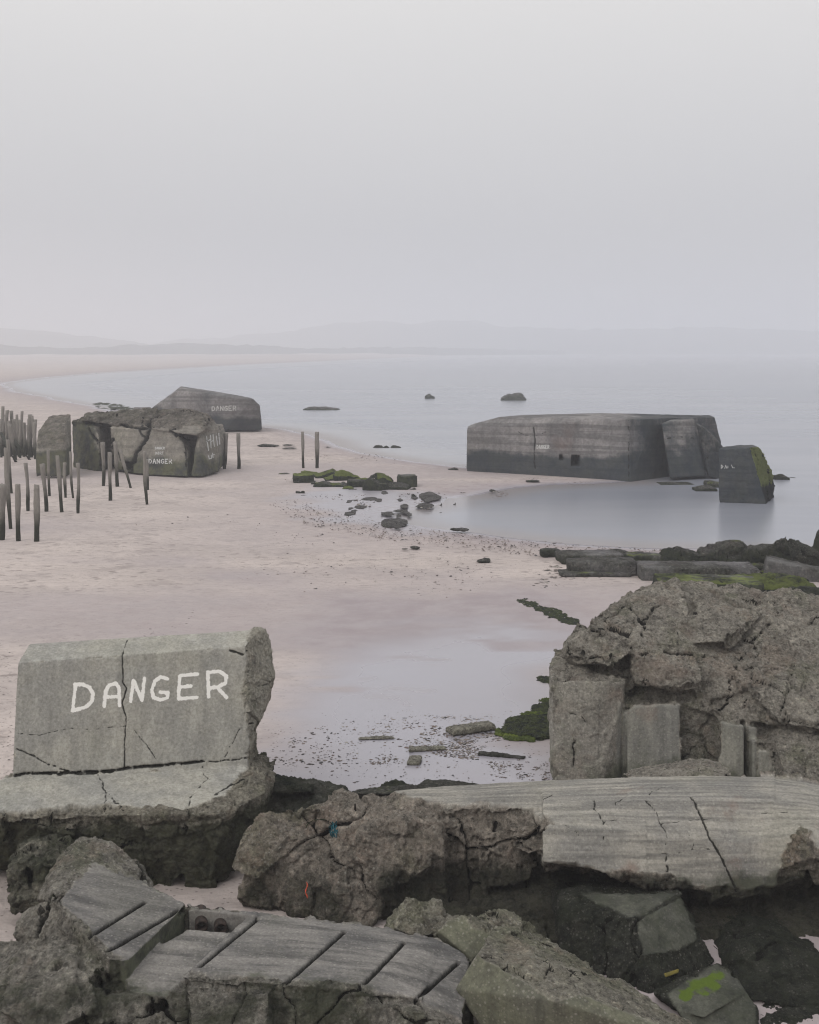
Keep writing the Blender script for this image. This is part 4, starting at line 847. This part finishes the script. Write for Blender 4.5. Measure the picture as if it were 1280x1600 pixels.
def ribbon(parent, strokes, half, mat, depth_guess=None, name='painted_lettering'):
    bm = bmesh.new(); org = Vector(parent['org'])
    for st in strokes:
        for (x0, y0), (x1, y1) in zip(st[:-1], st[1:]):
            k = 3; dx, dy = x1 - x0, y1 - y0; L = math.hypot(dx, dy) + 1e-9; nx, ny = -dy / L * half, dx / L * half
            ex, ey = dx / L * half * .7, dy / L * half * .7; prev = None
            for j in range(k + 1):
                t = j / k; cx, cy = x0 - ex + (dx + 2 * ex) * t, y0 - ey + (dy + 2 * ey) * t; w1 = 1 + rr_.uniform(-.22, .22)
                a, b_ = surf(parent, cx + nx * w1, cy + ny * w1, .03), surf(parent, cx - nx * w1, cy - ny * w1, .03)
                cur = (bm.verts.new(a - org), bm.verts.new(b_ - org))
                if prev: bm.faces.new((prev[0], prev[1], cur[1], cur[0]))
                prev = cur
    me = bpy.data.meshes.new(name); bm.to_mesh(me); bm.free(); me.materials.append(mat); o = bpy.data.objects.new(name, me); o.parent = parent; C.objects.link(o); return o
def paint_mat():
    b = NB('chalky_paint'); n = b.noise(3.2, 6, .75); t = b.n('ShaderNodeBsdfTransparent'); mxs = b.n('ShaderNodeMixShader')
    b.fin((.50,.50,.49), .9); b.t.links.new(b.map(n, .36, .46, .25, 1.0), mxs.inputs[0]); b.t.links.new(t.outputs[0], mxs.inputs[1]); b.t.links.new(b.b.outputs[0], mxs.inputs[2]); b.t.links.new(mxs.outputs[0], b.out.inputs[0]); return b.m
M['chalk'] = paint_mat()
def tide(a, b_, k=1.0): return lambda P, N: k * sst(b_, a, P[:, 2])
bk = rock('long_bunker', [front, right], .065, M['bunker'], 'long flat-roofed concrete bunker at the water\'s edge with a square opening in its front', 'bunker', seed=200, size=4.0, amp=.18, facet=.12, crackd=.15, fine=.03, rid=.05, rough=flatcast, flat=.02,
     cracks=[(lum((295,150),(300,200),(296,240),(300,290)), .035, .06, .05), (lum((210,130),(250,170),(295,185)), .025, .03, .08), (lum((300,180),(340,165)), .02, .03, .05), (lum((622,125),(626,330)), .03, .02, .1)], alg=lambda P, N: np.clip(1.15 * sst(1.75, .4, P[:, 2]) + .62 * sst(940, 1010, pix(P)[0]), 0, 1.2), moss=lambda P, N: .42 * sst(.5, .1, P[:, 2] + .3 * fbm(P / .7, 3, 2)), rects=[((893.5, 711.5, 906.5, 728), 1.4), ((874.5, 711, 880, 719.5), .8)])  # tone darkens towards the foot and towards the right end
ribbon(bk, blet('DANGER', 839, 695.5, 3.4, 5.6), .55, M['chalk'])
bs = dict(size=3.0, amp=.12, facet=.10, crackd=.10, fine=.03, rid=.04, flat=.03)
def prism(f, k): return DD(*f) + [p + Vector(k) for p in DD(*f)]
rock('leaning_slab', [prism([(1034,664,61.3),(1050,658,61.6),(1084,655,62.3),(1104,744,61.6),(1048,748,60.6),(1040,700,60.9)], (.3,1.6,0))], .06, M['bunker'], 'thick slab leaning against the right end of the long bunker, pale scuffs along its top', 'concrete slab', seed=204, rough=flatcast, alg=lambda P, N: .5 + .6 * sst(1.9, .2, P[:, 2]),
     cracks=[([(1040,686),(1060,681),(1084,684)], .03, .02, .1)], **bs)
rock('leaning_slab', [prism([(1087,662,62.2),(1100,668,61.8),(1114,680,62.2),(1133,704,63.0),(1132,750,62.2),(1108,746,61.4)], (.4,1.8,0))], .06, M['bunker'], 'narrower broken slab right of the thick leaning slab, behind the upright block in the water', 'concrete slab', seed=206, rough=lambda P, N: .5 + 0 * P[:, 0], alg=lambda P, N: .55 + .5 * sst(1.9, .2, P[:, 2]), **bs)
zp = lambda *a: [(1080 + x / 6.4, 680 + y / 6.4) for x, y in a]
pf = [(1123.5,702,52.3),(1172,700,51.8),(1184,699,52.6),(1199,788,51.6),(1124,786,52.1)]
pb = [(1128,698,53.6),(1164,696,53.5),(1176,694,53.4),(1188,701,53.8),(1204,732,54.0),(1210,752,54.2),(1212,779,54.0)]
rock('upright_block', [DD(*pf) + DD(*pb), DD((1186,712,53.2),(1193,708,53.5),(1200,716,53.6),(1204,732,53.6),(1205,780,53.2),(1190,780,53.0)), DD((1203,733,54.0),(1209,732,54.2),(1213,744,54.3),(1213,775,54.2),(1203,778,53.9))], .05, M['bunker'],
     'upright concrete block standing in the water with a bright green streak down its right slope', 'concrete block', seed=208, rough=lambda P, N: np.clip(.15 + .8 * sst(.2, .6, N[:, 0]), 0, 1), size=2.0, amp=.10, facet=.08, crackd=.08, fine=.03, rid=.04, flat=.03,
     alg=lambda P, N: .72 + .4 * sst(2.0, .1, P[:, 2]), moss=lambda P, N: 1.0 * sst(.1, .5, N[:, 0]) * sst(.2, 1.0, P[:, 2]))
ub = C.objects[-1] if False else bpy.data.objects['upright_block']
ribbon(ub, [[(1127,726.5),(1127,732)],[(1127,726.5),(1130,729),(1127,732)],[(1132.5,732),(1134,727),(1136,732)],[(1137.5,728),(1137.5,731)]], .5, M['chalk'])
ribbon(ub, [[(1143,726.5),(1145,731),(1148,731)]], .4, M['chalk'])
W0 = dict(z=0., vs=.0017)
stone(1105,768,40,12,'dark rock in the water at the foot of the leaning slabs','rubble','rock','rock',seed=170,alg=.7,**W0)
stone(1117,762,30,14,'rock with a yellow-green top between the leaning slabs and the upright block','rubble','rock','rock',seed=171,alg=.4,moss=.6,**W0)
stone(1060,758,60,7,'low dark rubble along the foot of the long bunker near its right end','rubble','rock','rock',seed=172,alg=.8,**W0)
stone(1223,750,28,12,'dark rock in the sea just right of the upright block','rubble','rock','rock',seed=173,alg=.8,**W0)
stone(1240,747,12,3,'last thin rock tip in the sea, right of the upright block','rubble','rock','rock',seed=174,alg=.8,**W0)
stone(862,647,50,3,'thin slab lying on the roof of the long bunker','bunker','slab','roof_slab',shape='block',z=3.05,seed=175,alg=0,thick=.3) if False else None

# left: back bunker, cracked bunker, upright block
bb_ = rock('slanted_bunker', [DD((236,638,96.5),(283,606,96),(300,612,95.5),(360,621,94.5),(395,623,94.5),(406,633,95),(409,672,96.2),(352,672,95.0),(236,668,97),(283,603.5,99),(345,613,100),(362,620,100),(392,622,100),(407,640,101),(407,665,103),(240,655,103)),
     DD((209,637,98),(236,637,98),(236,650,98),(209,650,98),(209,636,101),(236,636,101))], .09, M['bunker'], 'dark bunker with a slanting roof and DANGER painted on it, farthest back at left', 'bunker', seed=210, size=5.0, amp=.2, facet=.12, crackd=.12, fine=.04, rid=.05,
     rough=flatcast, flat=.04, alg=lambda P, N: .35 + .7 * sst(1.8, .2, P[:, 2]))
ribbon(bb_, blet('DANGER', 331.5, 635, 6.6, 7.0, -.02), .65, M['chalk'])
zc = lambda *a: [(100 + x / 4.923, 630 + y / 4.923) for x, y in a]
def c3_(pts, k): return [D(100 + x / 4.923, 630 + y / 4.923, d) for x, y, d in pts] + [D(100 + x / 4.923, 630 + y / 4.923, d) + Vector(k) for x, y, d in pts]
lw = c3_([(62,140,66.5),(130,150,65.8),(240,190,65),(265,250,64.8),(280,525,64.2),(72,505,66.5)], (.2,3,0))
body = c3_([(350,190,64.4),(500,185,63.6),(700,190,62.8),(800,215,62.4),(880,250,62.2),(950,380,61.8),(950,568,61.0),(540,548,62.6),(380,500,64.2),(400,400,64.2)], (.1,5,0))
capp = c3_([(110,130,66.2),(180,140,65.6),(420,165,64.2),(650,195,62.9),(780,185,62.4),(900,235,61.8),(1020,245,61.7),(1098,200,62.0),(1098,140,62.6),(1060,75,63.6),(960,45,64.8),(840,40,65.4),(480,75,66.5),(180,75,68.0)], (.1,2.6,-.3))
rt = c3_([(1040,185,62.6),(1185,180,64.0),(1215,280,64.2),(1190,525,63.2),(1075,568,61.3),(975,568,61.2),(1040,300,61.8)], (-.2,3,0))
gap = c3_([(240,190,66.3),(1060,200,63.5),(1060,540,62.9),(240,520,66.3)], (0,3,0))
pile = c3_([(165,80,66.5),(240,68,67),(360,70,66.8),(320,115,65.8),(200,130,65.4),(150,120,65.8)], (.1,1.0,-.1))
cb = rock('cracked_bunker', [lw, body, capp, rt, gap, pile], .06, M['cracked'], 'pale cracked bunker with a bulging broken cap, half buried in sand behind the posts', 'bunker', seed=215, size=2.6, amp=.16, facet=.13, crackd=.13, fine=.035, rid=.05, flat=.03,
     rough=lambda P, N: np.where(P[:, 2] > 2.55 + .25 * fbm(P / .8, 3, 4), .9, .22), layers=.0,
     cracks=[(zc((180,150),(220,250),(262,300)), .10, .22, .15), (zc((345,190),(370,300),(440,440)), .08, .12, .1), (zc((430,170),(600,190),(740,185),(860,235)), .09, .25, .1), (zc((720,95),(650,150),(660,200),(620,290),(550,380),(525,520)), .11, .25, .12),
             (zc((605,110),(605,180)), .05, .08, .1), (zc((575,190),(600,250),(640,265)), .06, .1, .1), (zc((820,215),(870,245),(920,240),(960,280)), .08, .15, .1), (zc((935,330),(950,560)), .06, .08, .1)],
     alg=lambda P, N: np.clip(.85 * sst(1.9, .1, P[:, 2]) + .75 * sst(10, -10, pix(P)[0] - 150) * sst(3, 2.4, P[:, 2]) + .4 * sst(290, 300, pix(P)[0]) * sst(326, 312, pix(P)[0]) * sst(2.6, 2.2, P[:, 2]), 0, 1),
     rects=[((155, 669, 173, 733), 1.6), ((173, 686, 179, 733), 1.4), ((190, 722, 207, 740), 1.0)])
ribbon(cb, blet('DANGER', 233, 717.5, 6.3, 6.5, .0), .7, M['chalk'])
ribbon(cb, blet('DANGER', 242.5, 698.5, 2.6, 3.4), .4, M['chalk'])
ribbon(cb, blet('MORT', 243.5, 706, 3.3, 4.0), .4, M['chalk'])
ribbon(cb, [[(323,682),(326,704)],[(323,690),(328,687)],[(329,680),(330,700)],[(333,679),(335,698)],[(330,690),(334,688)],[(338,678),(340,696)],[(342,677),(343.5,694)]], .7, M['chalk'])
ribbon(cb, [[(326,712),(327,717),(331,716),(330,711)],[(332,708),(333,715)],[(333,711),(335,710)]], .7, M['chalk'])
rock('upright_block', [DD((56,701,61.0),(100,700,60.9),(106,746,60.7),(56.5,747,61.0),(59,676,62.2),(104,665,62.4),(103,700,61.2)), DD((60,672,62.4),(78,650,64.4),(94,646,65),(110,646.5,65),(111,660,64.5),(112,740,63.5),(103,745,61.0),(101,666,62.5),(60,676,62.2),(58,735,64))], .085, M['cracked'],
     'upright block with a sloping speckled top left of the cracked bunker', 'concrete block', seed=218, size=2.0, amp=.07, facet=.05, crackd=.05, fine=.02, rid=.03, flat=.02, rough=lambda P, N: .25 + .5 * sst(.3, .6, N[:, 2]), alg=tide(1.2, 1.75, 1.0))

# ------------------------------------------------------------------ posts
def post(bx, by, tx, ty, w_=6.0, label='', bend=0.0, seed=0, dz=0.0):
    b0 = G(bx, by); k = b0.y / F; L = (by - ty) * k; rn = random.Random(seed); top = Vector(((tx - bx) * k, rn.uniform(-.12, .12), L)); r = max(.05, w_ * k * .5 * rn.uniform(.82, 1.2))
    n, m = 12, 15; V = []; hg = []
    for i in range(m):
        t = i / (m - 1); c = Vector((0, 0, -.3 * (1 - t))) + top * t + Vector((math.sin(t * 3.1 + seed) * bend + math.sin(t * 7 + seed * 2) * .012, math.cos(t * 4 + seed) * .02, 0))
        if i == 0: c = Vector((0, 0, -.35))
        rr = r * (.80 + (.12 + .3 * (seed % 3 == 0)) * t) * (1 + .11 * math.sin(t * 9 + seed))
        for j in range(n):
            a = 2 * math.pi * j / n; q = rr * (1 + .12 * math.sin(3 * a + seed + t * 1.5) + rn.uniform(-.05, .05)); V.append(c + Vector((math.cos(a) * q, math.sin(a) * q, (rn.uniform(-.03, .03) if i == m - 1 else 0)))); hg.append(max(0, c.z) / L)
    Fc = [(i*n+j, i*n+(j+1)%n, (i+1)*n+(j+1)%n, (i+1)*n+j) for i in range(m-1) for j in range(n)]
    V.append(V[-n] * .5 + V[-n//2] * .5 + Vector((0, 0, .01))); hg.append(1.0); Fc += [(len(V)-1, (m-1)*n+j, (m-1)*n+(j+1)%n) for j in range(n)]
    o = bpy.data.objects.new('wooden_post', mesh_np('wooden_post', V, Fc, M['wood'], {'hgt': hg})); o.location = b0; link(o)
    tag(o, label, 'post', 'wooden posts in the sand')
PS = [(1,845,3,757,8,'foremost post cut by the left edge of the picture'),(27,846,30,757,7.5,'foremost slightly right-leaning post, third from last in the front trio at left'),(57,847,58,758,8.5,'thick post with flared top, rightmost of the front trio at left'),
 (18,827,11,700,6.5,'tall bent post just behind the front trio'),(20,771,12,687,7,'leaning post behind the tall bent one'),(46,799,39,724,5.5,'thin pale post tilting left, in the sand before the upright block'),
 (73,800,65,725,5.5,'curved post in front of the left side of the upright block'),(76,775,76,704,5.5,'straight post touching the middle of the upright block in the photo'),(97,801,92,712,5.5,'long dark post in front of the right side of the upright block'),
 (103,777,102,723,5,'short post at the right corner of the upright block'),(116,778,109,706,4.5,'thin pale post leaning left at the right corner of the upright block'),(124,803,121,724,5.5,'lone post standing in the open sand right of the upright block'),
 (162,759,160,691,5,'straight post before the dark hole of the cracked bunker'),(171,782,172,707,6,'nearer post with flared top before the dark hole of the cracked bunker'),(183,760,182,690,6,'post before the middle of the cracked bunker beside the slanting one'),
 (207,762,188,703,5.5,'strongly slanting post in front of the cracked bunker'),(231,788,226,705,6,'nearest post in front of the word DANGER on the cracked bunker'),(233,765,228,718,5,'short post hidden behind the one at the word DANGER'),
 (351,733,353,677,5,'left post of the pair between the cracked and the slanted bunker'),(372.5,733,372,677,5.5,'right post of the pair between the cracked and the slanted bunker'),(473,732,473,675,4.6,'left post of the lone pair on the open beach'),(495,732,497,675,5.6,'right, bent post of the lone pair on the open beach')]
for i, p in enumerate(PS): post(*p[:5], p[5], bend=.03, seed=i)
FARP = [(5,713,6,635),(3,715,2,655),(13,712,9,648),(20,711,18,642),(15,714,14,658),(26,712,23,655),(30,714,27,648),(36,712,35,643),(33,716,31,656),(39,714,38,660),(45,716,43,664),(48,715,48,648),(55,716,51,650),(56,718,55,660),(7,709,10,641),(43,711,46,655),(52,712,54,656),(24,719,16,662),(75,650,75,646)]
pos_words = ['leftmost thick','second from left','short leaning','tall thin','dark stubby','middle-left crooked','tall square-topped','tallest thin','half-hidden','slim grey','low knobby','broad dark','left-leaning','rightmost grey','far tall','far slim','far short','nearest of the row, leaning']
for i, p in enumerate(FARP[:-1]): post(*p, 5.2, pos_words[i] + ' post of the dense row at the left edge', bend=.04, seed=40 + i)
tube('leaning_rail', [G(47,719), G(47,719) + Vector((-.45,.1,.5)), D(19,686,72)], .08, M['wood'], 'pole lying slantwise against the dense row of posts', 'pole')
tube('leaning_rail', [G(25,722), D(12,700,68), D(2,677,70)], .09, M['wood'], 'short pole lying across the posts at the left edge', 'pole')

# ------------------------------------------------------------------ debris, shingle, seaweed
def scatter(name, zones, mat, kind='stuff', seed=1, hz=.5):
    rn = np.random.default_rng(seed); Vs, Fs, o = [], [], 0; oc = np.array([(1,0,0),(0,1,0),(-1,0,0),(0,-1,0),(0,0,1),(0,0,-.6)], float); of = [(0,1,4),(1,2,4),(2,3,4),(3,0,4),(1,0,5),(2,1,5),(3,2,5),(0,3,5)]
    for poly, n, s0, s1, cl in zones:
        xs = [p[0] for p in poly]; ys = [p[1] for p in poly]; X = rn.uniform(min(xs), max(xs), n * 3); Y = rn.uniform(min(ys), max(ys), n * 3); m = sdf2(X, Y, poly) < 0
        if cl: m &= fbm(np.stack([X / cl, Y / (cl * .35), X * 0], 1), 3, seed) > .05
        for x, y in list(zip(X[m], Y[m]))[:n]:
            c = G(x, y); s = s0 * (s1 / s0) ** (rn.random() ** 2.2); k = oc * (s * rn.uniform(.7, 1.6), s * rn.uniform(.6, 1.2), s * hz * rn.uniform(.6, 1.2)) * rn.uniform(.75, 1.25, (6, 1)); a = rn.uniform(0, 6.3)
            k = np.stack([k[:, 0] * math.cos(a) - k[:, 1] * math.sin(a), k[:, 0] * math.sin(a) + k[:, 1] * math.cos(a), k[:, 2]], 1); Vs.append(k + np.array(c)); Fs += [(o + i, o + j, o + l) for i, j, l in of]; o += 6
    return tag(link(bpy.data.objects.new(name, mesh_np(name, np.concatenate(Vs), np.array(Fs), mat, smooth=False))), kind=kind)
def peb():
    b = NB('beach_debris'); g = b.n('ShaderNodeNewGeometry'); r = b.n('ShaderNodeValToRGB'); b.t.links.new(g.outputs['Random Per Island'], r.inputs[0]); r.color_ramp.interpolation = 'CONSTANT'
    cs = [(.05,.04,.035), (.10,.08,.07), (.035,.035,.035), (.17,.14,.12), (.12,.085,.07), (.26,.24,.21)]
    r.color_ramp.elements[0].color = (*cs[0], 1); r.color_ramp.elements[1].position = .9; r.color_ramp.elements[1].color = (*cs[5], 1)
    for i in range(1, 5): e_ = r.color_ramp.elements.new(i * .19); e_.color = (*cs[i], 1)
    return b.fin(r.outputs[0], .7)
M['peb'] = peb()
scatter('shell_debris', [
 ([(400,1060),(560,1000),(870,965),(870,1210),(620,1235),(420,1200)], 1500, .008, .028, 0), ([(400,1100),(470,1060),(560,1060),(560,1200),(430,1200)], 500, .012, .035, 26),
 ([(660,1060),(870,1040),(870,1120),(780,1160),(640,1180),(560,1160),(600,1120)], 1200, .01, .035, 40), ([(690,1120),(800,1110),(830,1140),(730,1175),(630,1170)], 900, .012, .04, 20),
 ([(790,1080),(850,1072),(850,1105),(790,1110)], 500, .01, .04, 22), ([(640,1165),(760,1165),(745,1188),(690,1182)], 500, .012, .03, 0), ([(760,1190),(860,1190),(860,1222),(780,1215)], 250, .01, .03, 14),
 ([(575,1185),(620,1180),(640,1192),(580,1195)], 90, .012, .03, 0), ([(0,860),(600,850),(870,880),(870,960),(420,1000),(0,1000)], 900, .01, .045, 60), ([(0,1000),(30,1000),(22,1210),(0,1210)], 60, .01, .03, 0),
 ([(430,960),(700,930),(700,1000),(430,1080)], 350, .008, .03, 0), ([(860,880),(980,915),(940,950),(900,965),(820,925),(850,900)], 420, .05, .10, 9)], M['peb'], seed=3, hz=.12)
scatter('shingle', [([(440,770),(560,810),(640,822),(760,838),(900,850),(1040,858),(1040,868),(850,870),(640,850),(480,820),(420,790)], 1700, .02, .055, 0), ([(440,745),(700,770),(800,764),(790,776),(700,782),(660,800),(560,790),(440,770)], 600, .025, .08, 30),
 ([(0,820),(440,800),(640,850),(860,880),(700,940),(0,900)], 700, .015, .05, 50), ([(700,737),(960,752),(960,758),(780,768),(640,768),(440,740)], 350, .02, .06, 40), ([(430,715),(560,705),(640,720),(600,728),(430,725)], 160, .03, .08, 30)], M['peb'], seed=7)
# footprints: shallow trodden hollows with a raised lip, near the bank
def weed(name, zones, label_kind, mat, seed):
    rn = np.random.default_rng(seed); Vs, Fs, o = [], [], 0
    for poly, n, L, hgt in zones:
        xs = [p[0] for p in poly]; ys = [p[1] for p in poly]; X = rn.uniform(min(xs), max(xs), n * 5); Y = rn.uniform(min(ys), max(ys), n * 5); m = sdf2(X, Y, poly) + 6 * fbm(np.stack([X / 14, Y / 6, X * 0], 1), 3, seed) < 0
        for x, y in list(zip(X[m], Y[m]))[:n]:
            c = np.array(G(x, y)) + (0, 0, rn.uniform(-.01, hgt)); a = rn.uniform(-.5, .5) + (math.pi if rn.random() < .5 else 0); l = L * rn.uniform(.4, 1.4); w_ = l * rn.uniform(.12, .3); d = np.array((math.cos(a), math.sin(a), rn.uniform(-.15, .15))); s = np.array((-d[1], d[0], rn.uniform(-.4, .4)))
            q = [c - d * l / 2, c + s * w_ + (0, 0, .01), c + d * l / 2, c - s * w_, c + (0, 0, .02 + w_ * .4)]; Vs.append(np.array(q)); Fs += [(o, o+3, o+4), (o+3, o+2, o+4), (o+2, o+1, o+4), (o+1, o, o+4)]; o += 5
    return tag(link(bpy.data.objects.new(name, mesh_np(name, np.concatenate(Vs), np.array(Fs), mat, smooth=False))), kind='stuff')
M['weedg'] = simple('green_weed', (.10,.13,.02), (.04,.055,.015), 5, .8, .8, .03)
weed('seaweed', [([(806,936),(830,942),(862,952),(880,962),(905,972),(900,978),(872,970),(855,962),(835,952),(812,943)], 2600, .10, .03), ([(792,1130),(818,1124),(866,1120),(866,1152),(850,1158),(815,1152),(785,1146)], 5200, .11, .06),
    ([(830,1104),(864,1098),(864,1120),(840,1118)], 900, .10, .04), ([(835,1055),(868,1058),(868,1072),(850,1070)], 400, .10, .02), ([(150,630),(215,641),(150,638)], 60, .9, .1)], '', M['weed'], 5)
weed('green_algae', [([(782,1142),(800,1148),(838,1156),(830,1160),(800,1156),(776,1148)], 900, .10, .03), ([(815,1120),(866,1116),(866,1126),(810,1130)], 700, .10, .05), ([(842,1094),(866,1090),(866,1104)], 300, .10, .03), ([(858,1036),(880,1040),(870,1046)], 150, .10, .02)], '', M['weedg'], 6)
ORD = ['leftmost'] + [w_ + ' from the left' for w_ in 'second third fourth fifth sixth seventh eighth ninth tenth eleventh twelfth thirteenth fourteenth fifteenth sixteenth seventeenth eighteenth nineteenth twentieth twenty-first twenty-second'.split()]
for gname, txt in (('weedy stones strewn round the mossy cluster', 'of the low weedy stones round the mossy cluster'), ('flat wet stones at the left end of the pool', 'of the flat stones at the left pool end'), ('small rocks wedged in the rubble bank', 'of the small rocks wedged in the rubble bank')):
    gs = sorted([o for o in bpy.data.objects if o.get('group') == gname], key=lambda o: o.location.x / o.location.y)
    for i, o in enumerate(gs): o['label'] = ('rightmost' if i == len(gs) - 1 else ORD[i]) + ' ' + txt
for o in bpy.data.objects:
    if 'org' in o: del o['org']
